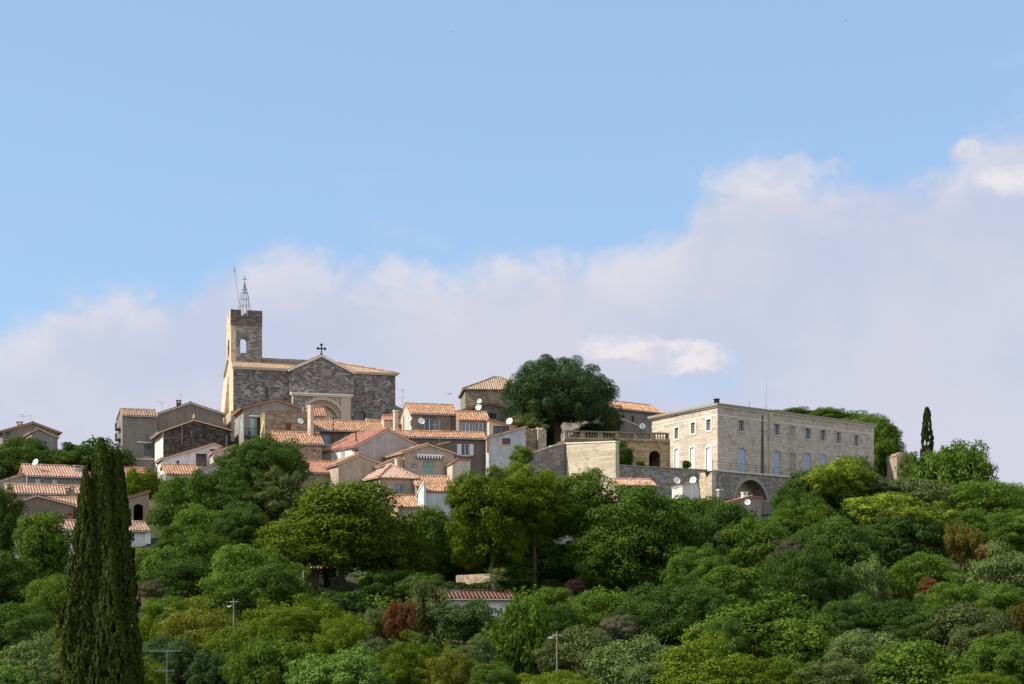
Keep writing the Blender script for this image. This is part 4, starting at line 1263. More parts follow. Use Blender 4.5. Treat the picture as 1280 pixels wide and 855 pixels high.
h9 = house(HN, 'pale grey gable wall with a long rising tile edge beside the big dark tree', 248, 338, 195, 17, 6, ('F', [(248, 589), (304, 566.5), (338, 580)]), ST['cool'], 'red', edge=PALECLAY, oh=.3)
# in front of the church
h10 = house(HN, 'grey gabled house with a green sliding balcony door under the church front', 304.5, 378, 207, 18, 8, ('F', [(304.5, 510.8), (345, 500.8), (378, 511.5)]), ST['grey'], 'old', edge=CLAY,
            holes=[((311.8, 521, 328.5, 546), dict(style='white', cols=2))], lholes=[((302.5, 522, 299.8, 541), dict(style='closed', col='palegreen'))], oh=.5)
q = MB(); r = h10.front.rect(311.5, 519.3, 329, 520.8); q.fbox(h10.ffm, r[0], r[1], -.1, -.004, r[2], r[3]); q.build('blind_box', WHITE, h10.root)
q = MB(); r = h10.front.rect(312, 523, 318.5, 545); q.fbox(h10.ffm, r[0], r[1], .06, .11, r[2], r[3]); q.build('shutter', WOODS['palegreen'], h10.root)
q = MB(); r = h10.front.rect(305, 545.5, 329, 547.5); q.fbox(h10.ffm, r[0], r[1], -1.0, -.004, r[2], r[3])
for k in range(14): q.fbox(h10.ffm, r[0] + k * (r[1] - r[0]) / 13.5, r[0] + k * (r[1] - r[0]) / 13.5 + .03, -1.0, -.97, r[3], r[3] + .9)
q.fbox(h10.ffm, r[0], r[1], -1.02, -.95, r[3] + .9, r[3] + .96); q.build('balcony', IRON, h10.root)
q = MB(); r = h10.front.rect(308.3, 540, 312, 544.5); q.fbox(h10.ffm, r[0], r[1], -.9, -.45, r[2], r[3])
tub = tag(q.build('storage_tub', plain('blue plastic', (0.03, 0.07, 0.35), .4)), 'blue plastic tub standing on the balcony of the gabled house under the church', 'tub'); tub.location = h10.root.location; tub.rotation_euler = h10.root.rotation_euler
an = house(HN, 'flat topped rubble annex with a small dark red shutter left of the slim chimney', 331, 388, 203.5, 17, 4, ('F', [(331, 516.6), (388, 516.8)]), RUB, 'old', edge=CLAY, holes=[((357.2, 529, 364, 537.8), dict(style='closed', col='red'))], oh=.05, ohv=.05)
bp = wall_thing('chimney_stack', 'tall slim yellow rendered chimney standing right of the rubble annex', [(388.2, 202.8), (392.2, 203.2)], [508, 508], .6, ST['cream'], cat='chimney', coping=PALE)
wall_thing('buttress', 'sloping yellow rendered buttress right of the green balcony door', [(326.5, 204.2), (331.2, 204.4)], [541, 521], .5, ST['cream'], cat='buttress')
a_ = P(379, 518, 205); vp = empty('vent_pipe', a_, 'thick pale vent pipe with a cap on the rubble annex roof', 'vent pipe')
q = MB(); q.tube([(0, 0, 0), (0, 0, 1.05)], .14, 10); q.build('pipe', METAL, vp)
q = MB(); q.tube([(0, 0, 1.06), (0, 0, 1.16)], [.26, .22], 10); q.build('cap', IRON, vp)
house(HN, 'small steep patch of red tiles standing before the great church arch', 383, 406, 215, 16, 3, ('S', 520, 510, 1.8), ST['tan'], 'red', oh=.15, ohv=.1)
h12 = house(HN, 'low rubble stone house with orange tiles right of the dark tree', 345, 402.5, 199, 17, 5, ('S', 554, 541.3, 3.4), RUB, 'orange', oh=.25)
h13 = house(HN, 'long house under a mottled orange roof in the shade right before the church', 394, 508, 211, 14.5, 8, ('S', 537.5, 526.5, 4.0), ST['dark'], 'orange', oh=.4,
            holes=[((403, 543, 413, 556), dict(style='grey', pane=GLASS_BLUE)), ((430.5, 543.5, 446.5, 552), dict(style='grey', pane=GLASS_BLUE, cols=3))])
pipe(h13, [(h13.front.u(416), -.4, h13.front.z(560, 3)), (h13.front.u(416), -.4, h13.front.z(524, 3))], .07, WOODS['brown'], 'flue')
q = MB(); q.tube([(h13.front.u(416), -.4, h13.front.z(524.5, 3)), (h13.front.u(416), -.4, h13.front.z(522, 3))], .16, 8); q.build('flue_cap', WOODS['brown'], h13.root)
house(HN, 'sliver of red tiles above a stub wall at the church corner', 480, 494, 214.5, 14, 2.5, ('S', 526, 521, 1.5), ST['cream'], 'red', oh=.1, ohv=.08)
wall_thing('chimney_stack', 'short square yellowish chimney between the church corner and the sunlit gable', [(493.5, 213), (498.2, 213.3)], [514, 514], .5, ST['cream'], cat='chimney', coping=PALE)
wall_thing('parapet_wall', 'pale low parapet at the foot of the church wall right of the arch', [(458, 217.5), (482, 219)], [523, 524], .3, ST['cream'])
h14 = house(HN, 'pale grey gable house with a smooth red roof and glazed side gallery', 447, 523, 197, 37, 8.5, ('F', [(447, 557.6), (484.2, 537.8), (523, 557.5)]), ST['light'], 'red', edge=PALECLAY, oh=.4, ohv=.15,
            lholes=[((441, 561.5, 436.5, 570.5), dict(style='white', pane=GLASS_BLUE, cols=1)), ((432, 562, 425.5, 572), dict(style='white', pane=GLASS_BLUE)), ((423.5, 563.5, 417, 574), dict(style='white', pane=GLASS_BLUE)), ((415, 565, 409.5, 575.5), dict(style='white', pane=GLASS_BLUE))])
q = MB(); q.plate(h14.lfm, [(.9, 0), (8.5, 0), (8.5, h14.pr[0][1] - .35), (.9, h14.pr[0][1] - .35)], -.03, -.005, [[(a, c), (b, c), (b, e), (a, e)] for a, b, c, e in [h14.left.rect(x0, y0, x1, y1) for x0, y0, x1, y1 in ((441, 561.5, 436.5, 570.5), (432, 562, 425.5, 572), (423.5, 563.5, 417, 574), (415, 565, 409.5, 575.5))]])
q.build('white_gallery', WHITE, h14.root)
q = MB(); x, z = h14.pr[1][0] * .3, h14.pr[0][1]; q.tube([(x, 2.5, z + .5), (x, 2.5, z + 2.1)], .08, 7); q.tube([(x, 2.5, z + 2.1), (x, 2.5, z + 2.2)], .13, 7); q.build('flue', IRON, h14.roof)
h15 = house(HN, 'low beige gable house with dribbled stains below the pale grey gable', 423, 480, 191, 24, 8, ('F', [(423, 581), (449, 569.8), (480, 581.5)]), ST['beige'], 'orange', edge=PALECLAY, oh=.3, ohv=.15)
wall_thing('chimney_stack', 'stubby white and red chimney at the tip of the beige gable', [(443, 194.4), (447.5, 194.7)], [563.5, 563.5], .5, plain('red and white chimney render', (0.52, 0.32, 0.26), .9), cat='chimney', coping=IRON)
h15b = house(HN, 'flat orange tiled roof behind the top of the yellow green dome tree', 376, 428, 193, 20, 6, ('S', 591, 577.5, 4.0), ST['tan'], 'red', oh=.2)
h16 = house(HN, 'beige gable house with a green shuttered balcony door and a striped awning', 505, 567.5, 193, 24, 8, ('F', [(505, 566), (535.6, 556.6), (567.5, 567.5)]), ST['beige'], 'orange', edge=PALECLAY, oh=.4,
            holes=[((528.8, 576.5, 541.3, 597), dict(style='closed', col='green')), ((513.4, 579.5, 520.4, 587), dict(style='white', cols=1, pane=GLASS_BLUE))])
q = MB(); r = h16.front.rect(520.7, 568.3, 552.3, 570.6); q.fbox(h16.ffm, r[0], r[1], -.32, -.004, r[2], r[3])
aw = q.build('awning', WHITE, h16.root)
q = MB(); n_ = 18
for k in range(n_):
    a = r[0] + (r[1] - r[0]) * k / n_; b = r[0] + (r[1] - r[0]) * (k + 1) / n_
    q.fbox(h16.ffm, a, b, -.36, -.33, r[2] - .26 - (.08 if k % 2 else 0), r[2] + .05, k % 2)
q.build('valance', [WHITE, plain('navy canvas', (0.03, 0.035, 0.06), .9)], aw)
q = MB(); r = h16.front.rect(521, 597, 549, 598.5); q.fbox(h16.ffm, r[0], r[1], -1.0, -.004, r[2], r[3])
for k in range(20): q.fbox(h16.ffm, r[0] + k * (r[1] - r[0]) / 19.5, r[0] + k * (r[1] - r[0]) / 19.5 + .025, -1.0, -.97, r[3], r[3] + .85)
q.fbox(h16.ffm, r[0], r[1], -1.02, -.95, r[3] + .85, r[3] + .91); q.build('balcony', METAL, h16.root)
house(HN, 'little lean-to roof with a tile edge at the left foot of the green shuttered house', 476, 504, 190.8, 24, 3.5, ('F', [(476, 583.5), (504, 572.5)]), ST['tan'], 'orange', edge=PALECLAY, oh=.2, ohv=.1)
h17 = house(HN, 'small hip roofed house with pinkish tiles and one curtained window', 475, 520, 187, 25, 5.5, ('H', 595.5, 581.5), ST['tan'], 'pink', holes=[((493, 604.3, 505.5, 622), dict(style='grey', pane=GLASS_BLUE))], oh=.3, edge=PALECLAY)
wall_thing('chimney_stack', 'slender cream chimney behind the small hip roof', [(496, 190), (498.4, 190.2)], [573.5, 573.5], .4, ST['cream'], cat='chimney')
house(HN, 'bright orange roof corner beside the white end wall, just above the dome tree', 498, 525, 183, 20, 4, ('S', 634, 621, 3.0), ST['tan'], 'orange', oh=.2)
h19 = house(HN, 'cool grey walled house under two stepped orange roof strips', 529.5, 563, 184, 14, 4.5, ('S', 614.5, 606.5, 2.2, .3), ST['cool'], 'orange', oh=.25)
house(HN, 'upper step of orange tiles under the green shuttered balcony', 521, 566, 187, 14, 4, ('S', 608, 596.8, 3.0, .3), ST['tan'], 'orange', oh=.2)
wall_thing('end_wall', 'bright white stepped end wall left of the cool grey house', [(522.5, 184.4), (529.6, 183.6)], [617, 603.5], .35, ST['white'], cat='wall', coping=WHITE)
# upper right of the village
h20 = house(HN, 'brown rendered house with tall blue glazed doors and a sunlit left gable', 513.5, 572.5, 209, 14.5, 7, ('S', 516.8, 506, 3.4), ST['brown'], 'orange', edge=CLAY,
            holes=[((530.6, 523, 543.4, 540), dict(style='white', pane=glass('blue tinted glass', (0.03, 0.05, 0.12)), cols=2))], oh=.3, ohv=.12)
q = MB(); q.plate(h20.lfm, [(-.003, 0), (7, 0), (7, h20.ze), (3.4, h20.zr - .05), (-.003, h20.ze - .02)], -.05, -.006); q.build('sunlit_gable', ST['cream'], h20.root)  # cream skin puts sunlight into the left gable's colour
q = MB(); r = h20.front.rect(529.5, 521.2, 545, 522.6); q.fbox(h20.ffm, r[0], r[1], -.1, -.004, r[2], r[3]); q.build('lintel', WOODS['brown'], h20.root)
pipe(h20, [(h20.front.u(564.5), -.1, h20.front.z(541, 5)), (h20.front.u(564.5), -.1, h20.front.z(517, 5))], .05, WOODS['brown'])
h21 = house(HN, 'house with a wide band of white framed windows under bright orange tiles', 573.5, 611, 208, 12, 5, ('S', 525, 516, 2.2), ST['grey'], 'orange', oh=.25, ohv=.1,
            holes=[((577.6, 528, 591.4, 540), dict(style='white', pane=GLASS_BLUE, cols=3)), ((593.8, 528.3, 608.5, 540.5), dict(style='white', pane=GLASS_BLUE, cols=3))])
pipe(h21, [(h21.w - .1, -.1, h21.front.z(550, 3)), (h21.w - .1, -.1, h21.front.z(526, 3))], .07, PALE)
h22 = house(HN, 'long dark rendered house with one pair of open grey shutters below the blue glazed doors', 497, 606.5, 202.5, 11.5, 6, ('S', 546.2, 540, 2.2), ST['dark'], 'orange', oh=.3, ohv=.1, edge=CLAY,
            holes=[((576.6, 555, 586.6, 569.5), dict(style='white', cols=2, open_shutters='pale')), ((528, 553.8, 535, 557), dict(style='dark', cols=1))])
q = MB(); q.hexa([(h22.front.u(544), -2.2, h22.front.z(558.3, 5)), (h22.front.u(563), -.1, h22.front.z(552.5, 5)), (h22.front.u(563), -.1, h22.front.z(551, 5)), (h22.front.u(544), -2.2, h22.front.z(556.8, 5))],
                 [(h22.front.u(544), -1.9, h22.front.z(558.3, 5)), (h22.front.u(563), .2, h22.front.z(552.5, 5)), (h22.front.u(563), .2, h22.front.z(551, 5)), (h22.front.u(544), -1.9, h22.front.z(556.8, 5))]); q.build('tile_verge', PALECLAY, h22.root)
h23 = house(HN, 'grey gabled house with a dark window and two corner dishes below the rubble barn', 579, 640, 217, 13, 8, ('F', [(579, 513.8), (610.5, 505), (640, 512.2)]), ST['olive'], 'red', edge=CLAY, holes=[((609, 516.8, 620.5, 524), dict(style='dark', cols=2))], oh=.4)
house(HN, 'red edged lean-to house with a broad dark glass front above the small white gable', 611.5, 645, 207, 12, 4, ('F', [(611.5, 525.5), (645, 534.5)]), ST['cream'], 'red', edge=CLAY, oh=.1,
      holes=[((616.5, 532.5, 637, 544), dict(style='dark', cols=3))])
h25 = house(HN, 'small white gable house with one red shuttered window above the big trees', 611, 657, 202.5, 12, 6, ('F', [(611, 547), (656.8, 534.5)]), ST['cool'], 'red', edge=PALECLAY, oh=.3,
            holes=[((628, 547.8, 638, 555.8), dict(style='dark', cols=2))])
r = h25.front.rect(628, 547.8, 632.5, 555.8); q = MB(); q.fbox(h25.ffm, r[0], r[1], -.08, -.02, r[2], r[3]); q.build('shutter', WOODS['red'], h25.root)
q = MB(); u = h25.front.u(609.3); q.box(u - .12, u + .12, -.2, .1, h25.front.z(566, 0), h25.front.z(549, 0)); q.build('clay_stack_pipe', CLAY, h25.root)
h27 = house(HN, 'little cream walled hut with a red roof left of the yellow green tree', 565.5, 588, 191, 13, 4, ('F', [(565.5, 580.5), (575, 574.8), (588, 576)]), ST['cream'], 'red', edge=CLAY, oh=.15, ohv=.1)
h24 = house('stone_barn', 'high square rubble barn with a low hipped roof half hidden by the pine', 581.5, 668, 233, 6, 9.5, ('H', 485.8, 472.0), RUB, 'old', edge=PALECLAY, cat='barn', oh=.35)
h30 = house(HN, 'long grey house under an orange roof between the pine and the manor', 735, 829, 229, 40, 8, ('S', 506.5, 497.5, 3.0), ST['olive'], 'orange', edge=CLAY, oh=.4,
            holes=[((777.5, 519, 781, 527), dict(style='dark', cols=1)), ((789, 520.5, 792.5, 528.5), dict(style='dark', cols=1))])
pipe(h30, [(h30.front.u(773), -.1, h30.front.z(535, 6)), (h30.front.u(773), -.1, h30.front.z(511, 6))], .05, PALE)
house(HN, 'low lean-to gable with a pale edge behind the balustrade', 766, 806, 220, 14, 4, ('F', [(766, 519.5), (806, 535.5)]), ST['olive'], 'old', edge=PALE, oh=.1, ohv=.05)
# below the manor
house(HN, 'strip of weathered red roof below the dark retaining wall', 772, 818, 186, 12, 3, ('S', 607.5, 600.5, 2.4), ST['tan'], 'pink', oh=.2)
h31 = house(HN, 'small white walled house corner with two dishes below the manor terrace', 853, 874, 187, 12, 4, ('F', [(853, 608), (871, 603.5), (890, 613)]), ST['white'], 'old', edge=PALE, oh=.1, ohv=.05)
h32 = house(HN, 'small red roofed house with a white chimney before the wide vault', 917, 951.5, 184, 14, 4, ('F', [(917, 628), (941, 622), (951.5, 623)]), ST['pinkish'], 'red', edge=CLAY, oh=.2, ohv=.15)
chimney(h32, h32.front.u(934), .8, h32.front.z(634, 2), h32.front.z(618, 2), .6, .5, WHITE)
wall_thing('chimney_stack', 'grey square chimney among the crowns left of the wide vault', [(899, 184), (904.4, 184.3)], [613, 613], .5, ST['grey'], cat='chimney', coping=PALE)
wall_thing('garden_wall', 'thin slanting wall top right of the red roofed house by the vault', [(951, 186), (973, 187)], [623, 634], .3, ST['grey'])
h33 = house('roofless_shed', 'pale tan shed with a sloping top right of the manor and trees', 1121, 1140, 214, 5, 4, ('F', [(1121, 571), (1127, 567.5), (1140, 575)]), ST['tan'], 'old', edge=PALECLAY, cat='shed', oh=.02, ohv=.02)
# houses down among the trees
h34 = house(HN, 'half hidden tan house with pink roof edge under the dome shaped tree', 380, 416, 156.5, 15, 5, ('S', 711, 702, 3.0), ST['pinkish'], 'old', oh=.4, holes=[((398, 712, 414, 735), dict(style='brown', cols=2))])
house(HN, 'broken line of pink roof edge among trees left of the dome tree', 345, 379, 160, 15, 3, ('F', [(345, 693), (362, 698), (379, 706)]), ST['tan'], 'pink', edge=PALECLAY, oh=.1)
h35 = house(HN, 'tiny tile corner of a house poking out between crowns left of the dome tree', 311, 326, 166, 16, 3, ('F', [(311, 654), (318, 648), (326, 652)]), ST['pinkish'], 'pink', edge=PALECLAY, oh=.1, ohv=.1)
h36 = house(HN, 'low white walled house with a dark red flat tiled roof below the stone garden wall', 553, 640, 134, 8, 4, ('S', 749, 741, 2.6), ST['white'], 'brownred', oh=.3, holes=[((602, 750, 607, 757), dict(style='dark', cols=1))])
wall_thing('garden_wall', 'sunlit dry stone garden wall beside the palm', [(570, 146), (612, 140.5)], [719, 717], .5, RUB)
h37 = house(HN, 'grey rendered house glimpsed between the tall trunks', 650, 716, 172, 12, 5, ('F', [(650, 646), (682, 640), (716, 648)]), ST['light'], 'old', oh=.2, holes=[((664, 660, 672, 668), dict(style='white', cols=1))])
house(HN, 'pale wall piece behind the trunks at the left of the tall trees', 586, 606, 165, 12, 4, ('F', [(586, 666), (596, 662), (606, 668)]), ST['light'], 'old', oh=.1)

# ------------------------------------------------------------------ dishes and aerials
for px, py, Y, dp, lab, rz, mt in (
        (44, 577.5, 198, 8.6, 'white dish on the ridge of the long pink roof left of the cypress', -28, 'pole'),
        (375.6, 526, 202.2, 7.2, 'white dish on the rubble annex wall under the church', 30, 'wall'),
        (511.4, 523.2, 206.5, 6.2, 'upper of two small dishes on the sunlit gable beside the church', -10, 'wall'),
        (511.2, 534.8, 206.5, 6.2, 'lower of two small dishes on the sunlit gable beside the church', -10, 'wall'),
        (526.8, 526, 207.0, 8.4, 'large white dish on the brown wall left of the blue glazed doors', 28, 'wall'),
        (599, 501.2, 214.5, 5.8, 'small dish directly above a larger one on the grey gabled house below the barn', -20, 'pole'),
        (598, 508.8, 214.5, 7.8, 'larger dish directly below a small one on the grey gabled house below the barn', -20, 'pole'),
        (636.6, 526.2, 206.0, 8.4, 'white dish above the slanting red roof edge left of the pine', -24, 'pole'),
        (803, 532.5, 214.0, 7.6, 'white dish seen over the balustrade left of the manor', -15, 'pole'),
        (846.3, 600.2, 186.0, 8.8, 'left one of two white dishes below the dark retaining wall', 25, 'pole'),
        (866.2, 599.8, 186.0, 8.6, 'right one of two white dishes below the dark retaining wall', -25, 'pole'),
        (934.2, 627.4, 182.6, 7.4, 'white dish before the chimney of the red roofed house by the vault', -5, 'pole')):
    dish(px, py, Y, dp, lab, rz, mount=mt, drop=1.2)
for a in ((28.5, 528, 517.5, 215, 'aerial with long crossbar above the chimney of the far left gabled house', ((.72, 1.5, 6, .35), (.95, .5, 3, .3))),
          (37.8, 529, 519, 216, 'short hooked aerial on the ridge of the far left gabled house', ((.95, .6, 3, .3),)),
          (202.6, 514, 501.5, 219, 'aerial with a long boom left of the big brown gable', ((.93, 1.7, 7, .3), (.75, .8, 4, .35))),
          (226.2, 503, 491.5, 219, 'plain mast beside the black chimney of the big brown gable', ((.8, .5, 2, .2),)),
          (274.8, 516, 510.5, 219.5, 'small aerial at the right eave of the big brown gable next to the tower', ((.8, .9, 4, .2),)),
          (503.3, 522, 486, 216, 'tall mast with three crossbars right of the church', ((.95, .8, 4, .4), (.70, 1.0, 4, .5), (.42, .9, 4, .4))),
          (549.6, 552, 526, 202, 'thin whip mast rising in front of the brown house with blue doors', ((.98, .3, 2, .2),)),
          (619, 476, 470, 236, 'small aerial on the hipped roof of the rubble barn', ((.9, 1.3, 5, .25),)),
          (545, 535, 530, 207.2, 'short dark aerial bracket right of the blue glazed doors', ((.8, .9, 5, .3),)),
          (571, 744, 738, 134.5, 'small aerial on the dark red roof below the stone garden wall', ((.9, .8, 4, .2),))):
    aerial(*a[:5], booms=a[5])
# large old aerial near the camera
aerial(208.4, 1108, 812.3, 60, 'large bare television aerial sticking up right of the foreground cypress', booms=((0.995, 1.3, 9, 0.14), (.911, .72, 3, .22)), r=.018, rz=.12)
# ------------------------------------------------------------------ vegetation
def leaf_mesh(name, cen, nrm, size, aspect, rng, up_bias=0.0, curl=None):
    """Many leaf faces in one mesh: centre, facing direction and size of each."""
    N = len(cen)
    n = nrm / np.linalg.norm(nrm, axis=1, keepdims=True)
    ref = rng.normal(size=(N, 3))
    if up_bias: ref = ref * (1 - up_bias) + np.array([0, 0, 1.0]) * up_bias * 2
    a = ref - n * np.sum(ref * n, axis=1, keepdims=True)
    a /= np.linalg.norm(a, axis=1, keepdims=True) + 1e-9
    b = np.cross(n, a)
    L = (size * aspect)[:, None]; Wd = size[:, None]
    bend = n * L * rng.uniform(-.25, .25, (N, 1))
    v = np.empty((N, 4, 3), dtype=np.float32)
    v[:, 0] = cen - a * L * .5; v[:, 1] = cen + b * Wd * .5 + bend * .5; v[:, 2] = cen + a * L * .5 + bend; v[:, 3] = cen - b * Wd * .5 + bend * .5
    me = bpy.data.meshes.new(name)
    me.vertices.add(4 * N); me.vertices.foreach_set('co', v.ravel())
    me.loops.add(4 * N); me.loops.foreach_set('vertex_index', np.arange(4 * N, dtype=np.int32))
    me.polygons.add(N)
    me.polygons.foreach_set('loop_start', np.arange(0, 4 * N, 4, dtype=np.int32))
    me.update(calc_edges=True)
    me.materials.append(None)
    return me

def sph(rng, N):
    v = rng.normal(size=(N, 3)); return v / np.linalg.norm(v, axis=1, keepdims=True)

def crown_mesh(kind, seed):
    """Unit crown, about one in radius: leaf clumps through the outer shell, gaps between them."""
    rng = np.random.default_rng(seed)
    nc, per, cr, ls, asp, flat, lo, hi, ub = {
        'broad': (160, 215, (.11, .24), .0265, 1.6, .75, .55, .86, 0), 'fine': (150, 185, (.11, .22), .0235, 1.8, .8, .5, .88, 0),
        'big': (120, 110, (.12, .24), .046, 1.35, .8, .5, .88, 0), 'lump': (85, 190, (.16, .26), .032, 1.6, .8, .6, .80, 0),
        'pine': (230, 170, (.10, .17), .024, 2.6, .95, .70, .90, .35), 'feather': (150, 110, (.08, .2), .026, 3.2, 1.5, .4, .9, .5),
        'loose': (110, 175, (.11, .24), .029, 1.6, .7, .5, .92, 0)}[kind]
    # lobes give the crown an uneven outline
    nl = 11
    lob = sph(rng, nl); lamp = rng.uniform(-.34, .26, nl)
    d = sph(rng, nc)
    if kind == 'pine': d[:, 2] = np.where(d[:, 2] < -.35, -d[:, 2], d[:, 2])
    r = rng.uniform(lo, hi, nc) * (1 + (np.maximum(0, d @ lob.T) ** 6 @ lamp))
    inner = rng.random(nc) < .16
    r[inner] *= rng.uniform(.3, .8, inner.sum())
    c = d * r[:, None]
    rad = rng.uniform(cr[0], cr[1], nc)
    k = rng.poisson(per * (rad / np.mean(cr)) ** 2)
    idx = np.repeat(np.arange(nc), k)
    M = len(idx)
    s = sph(rng, M)
    s[:, 2] += .25; s /= np.linalg.norm(s, axis=1, keepdims=True)
    rr = rad[idx] * rng.uniform(.62, 1.08, M)
    off = s * rr[:, None]; off[:, 2] *= flat
    cen = c[idx] + off
    nrm = s * .9 + rng.normal(size=(M, 3)) * .42 + d[idx] * .25
    size = ls * rng.uniform(.7, 1.35, M)
    # sparse inner leaves and stray sprigs
    Q = M // 9
    ci = sph(rng, Q) * (rng.random((Q, 1)) ** .5) * .72
    cen = np.vstack([cen, ci]); nrm = np.vstack([nrm, sph(rng, Q)]); size = np.concatenate([size, np.full(Q, ls * 1.6)])
    T = M // 40
    ti = rng.integers(0, nc, T)
    cen = np.vstack([cen, c[ti] + sph(rng, T) * (rad[ti] * rng.uniform(1.05, 1.4, T))[:, None]]); nrm = np.vstack([nrm, sph(rng, T)]); size = np.concatenate([size, np.full(T, ls)])
    return leaf_mesh(kind + '_crown', cen, nrm, size, asp, rng, ub)

PROTO = {}
NV = {'broad': 6, 'fine': 4, 'big': 3, 'lump': 4, 'pine': 1, 'feather': 2, 'loose': 3}
def proto(kind, i):
    i %= NV[kind]
    if (kind, i) not in PROTO: PROTO[(kind, i)] = crown_mesh(kind, 100 + 17 * i + hash_kind(kind))
    return PROTO[(kind, i)]
def hash_kind(k): return sum(ord(c) for c in k) * 3

G = {'mid': leaf('mid green leaves', (0.0286, 0.0559, 0.0084), (0.1013, 0.1663, 0.0239)),
     'deep': leaf('deep green leaves', (0.0188, 0.0408, 0.0084), (0.0683, 0.1180, 0.0214)),
     'yellow': leaf('yellow green leaves', (0.0372, 0.0624, 0.0052), (0.1292, 0.1811, 0.0146)),
     'vivid': leaf('vivid green leaves', (0.0296, 0.0615, 0.0080), (0.1109, 0.1721, 0.0226)),
     'light': leaf('light green leaves', (0.0440, 0.0913, 0.0154), (0.1541, 0.2522, 0.0535)),
     'lime': leaf('lime flowering leaves', (0.030, 0.060, 0.006), (0.115, 0.170, 0.018), .32, (0.27, 0.33, 0.04), .85),
     'olive': leaf('olive grey leaves', (0.0351, 0.0503, 0.0146), (0.1085, 0.1358, 0.0441), .2),
     'silver': leaf('silver green leaves', (0.0351, 0.0604, 0.0168), (0.1240, 0.1709, 0.0525), .22),
     'twig': leaf('dry grey twigs', (0.0451, 0.0451, 0.0241), (0.1104, 0.1104, 0.0652), .1),
     'rust': leaf('rust red leaves', (0.0597, 0.0222, 0.0090), (0.1756, 0.0810, 0.0316), .25),
     'amber': leaf('amber leaves', (0.0562, 0.0469, 0.0109), (0.1475, 0.1237, 0.0252), .28),
     'wine': leaf('dark wine leaves', (0.0221, 0.0121, 0.0121), (0.0602, 0.0301, 0.0301), .2),
     'pine': leaf('dark pine needles', (0.0088, 0.0225, 0.0106), (0.0549, 0.0941, 0.0333), .10, ns=.8),
     'cypress': leaf('cypress sprays', (0.008, 0.016, 0.003), (0.060, 0.078, 0.011), .12, ns=1.2),
     'straw': leaf('straw yellow leaves', (0.0517, 0.0684, 0.0084), (0.1551, 0.1761, 0.0231), .3),
     'bluegreen': leaf('blue green leaves', (0.0172, 0.0410, 0.0136), (0.0740, 0.1148, 0.0363))}

def trunk_mesh(h_base, center, rx, rz, rng, r=None):
    """Tapered trunk with forked limbs, root at the origin, limbs reaching into the crown."""
    m = MB()
    r = r or max(.07, .055 * rx + .05)
    zc = center.z
    top = Vector((rng.uniform(-.15, .15) * rx, rng.uniform(-.15, .15) * rx, zc - rz * .15))
    fork = max(.3, zc - rz * .85)
    pts = [Vector((0, 0, -.4)), Vector((rng.uniform(-.1, .1), rng.uniform(-.1, .1), fork * .5)), Vector((top.x * .4, top.y * .4, fork)), top, top + Vector((top.x * .3, top.y * .3, rz * .55))]
    m.tube(pts, [r * 1.35, r, r * .85, r * .5, r * .12], 8)
    for k in range(5):
        a = 2 * math.pi * k / 5 + rng.uniform(-.4, .4)
        s = pts[2] + (top - pts[2]) * rng.uniform(0, .5)
        e = Vector((math.cos(a) * rx * .62, math.sin(a) * rx * .62, zc + rng.uniform(-.2, .45) * rz))
        mid = (s + e) / 2 + Vector((0, 0, -.06 * rz))
        m.tube([s, mid, e], [r * .5, r * .32, r * .08], 6)
    return m

ti_ = [0]
def tree(px, py, rx, ry, Y, kind, col, label, name='leafy_tree', cat='tree', group=None, depth=0.95, tilt=0.0, trunk=True, extra=(), grow=.38, tr=None):
    ti_[0] += 1
    rng = random.Random(ti_[0] * 7 + 3)
    c = P(px, py + ry * grow * .75, Y); sx = rx * (1 + grow * .55) * Y / F; sz = ry * (1 + grow * .8) * Y / F
    g = gz(c.x, c.y)
    root = empty(name, (c.x, c.y, min(g, c.z - sz * 1.0)), label, cat, 0, group)
    rel = Vector((0, 0, c.z - root.location.z))
    def crown(dx, dz, dy, kx, kz, i):
        o = bpy.data.objects.new('crown', proto(kind, ti_[0] + i)); COL.objects.link(o); o.parent = root
        o.material_slots[0].link = 'OBJECT'; o.material_slots[0].material = G[col]
        o.location = (dx, dy, rel.z + dz); o.rotation_euler = (rng.uniform(-.12, .12), tilt + rng.uniform(-.08, .08), rng.uniform(0, 6.28))
        o.scale = (sx * kx * 1.04, sx * kx * depth, sz * kz * 1.04)
        return o
    crown(0, 0, 0, 1, 1, 0)
    if not extra and rx > 34 and name != 'bush':          # uneven outline: a few side lobes
        for q in range(rng.choice((2, 3, 3))):
            a = rng.uniform(0, 6.28); k = rng.uniform(.55, .78)
            crown(sx * .52 * math.cos(a), sz * rng.uniform(-.35, .22), sx * .45 * math.sin(a) - sx * .2, k, k * rng.uniform(.85, 1.1), q + 1)
    for i, (dx, dz, dy, kx, kz) in enumerate(extra): crown(dx * sx, dz * sz, dy * sx, kx, kz, i + 1)
    if trunk:
        trunk_mesh(0, rel, sx, sz, rng, tr).build('trunk', bark_mat(), root)
    return root

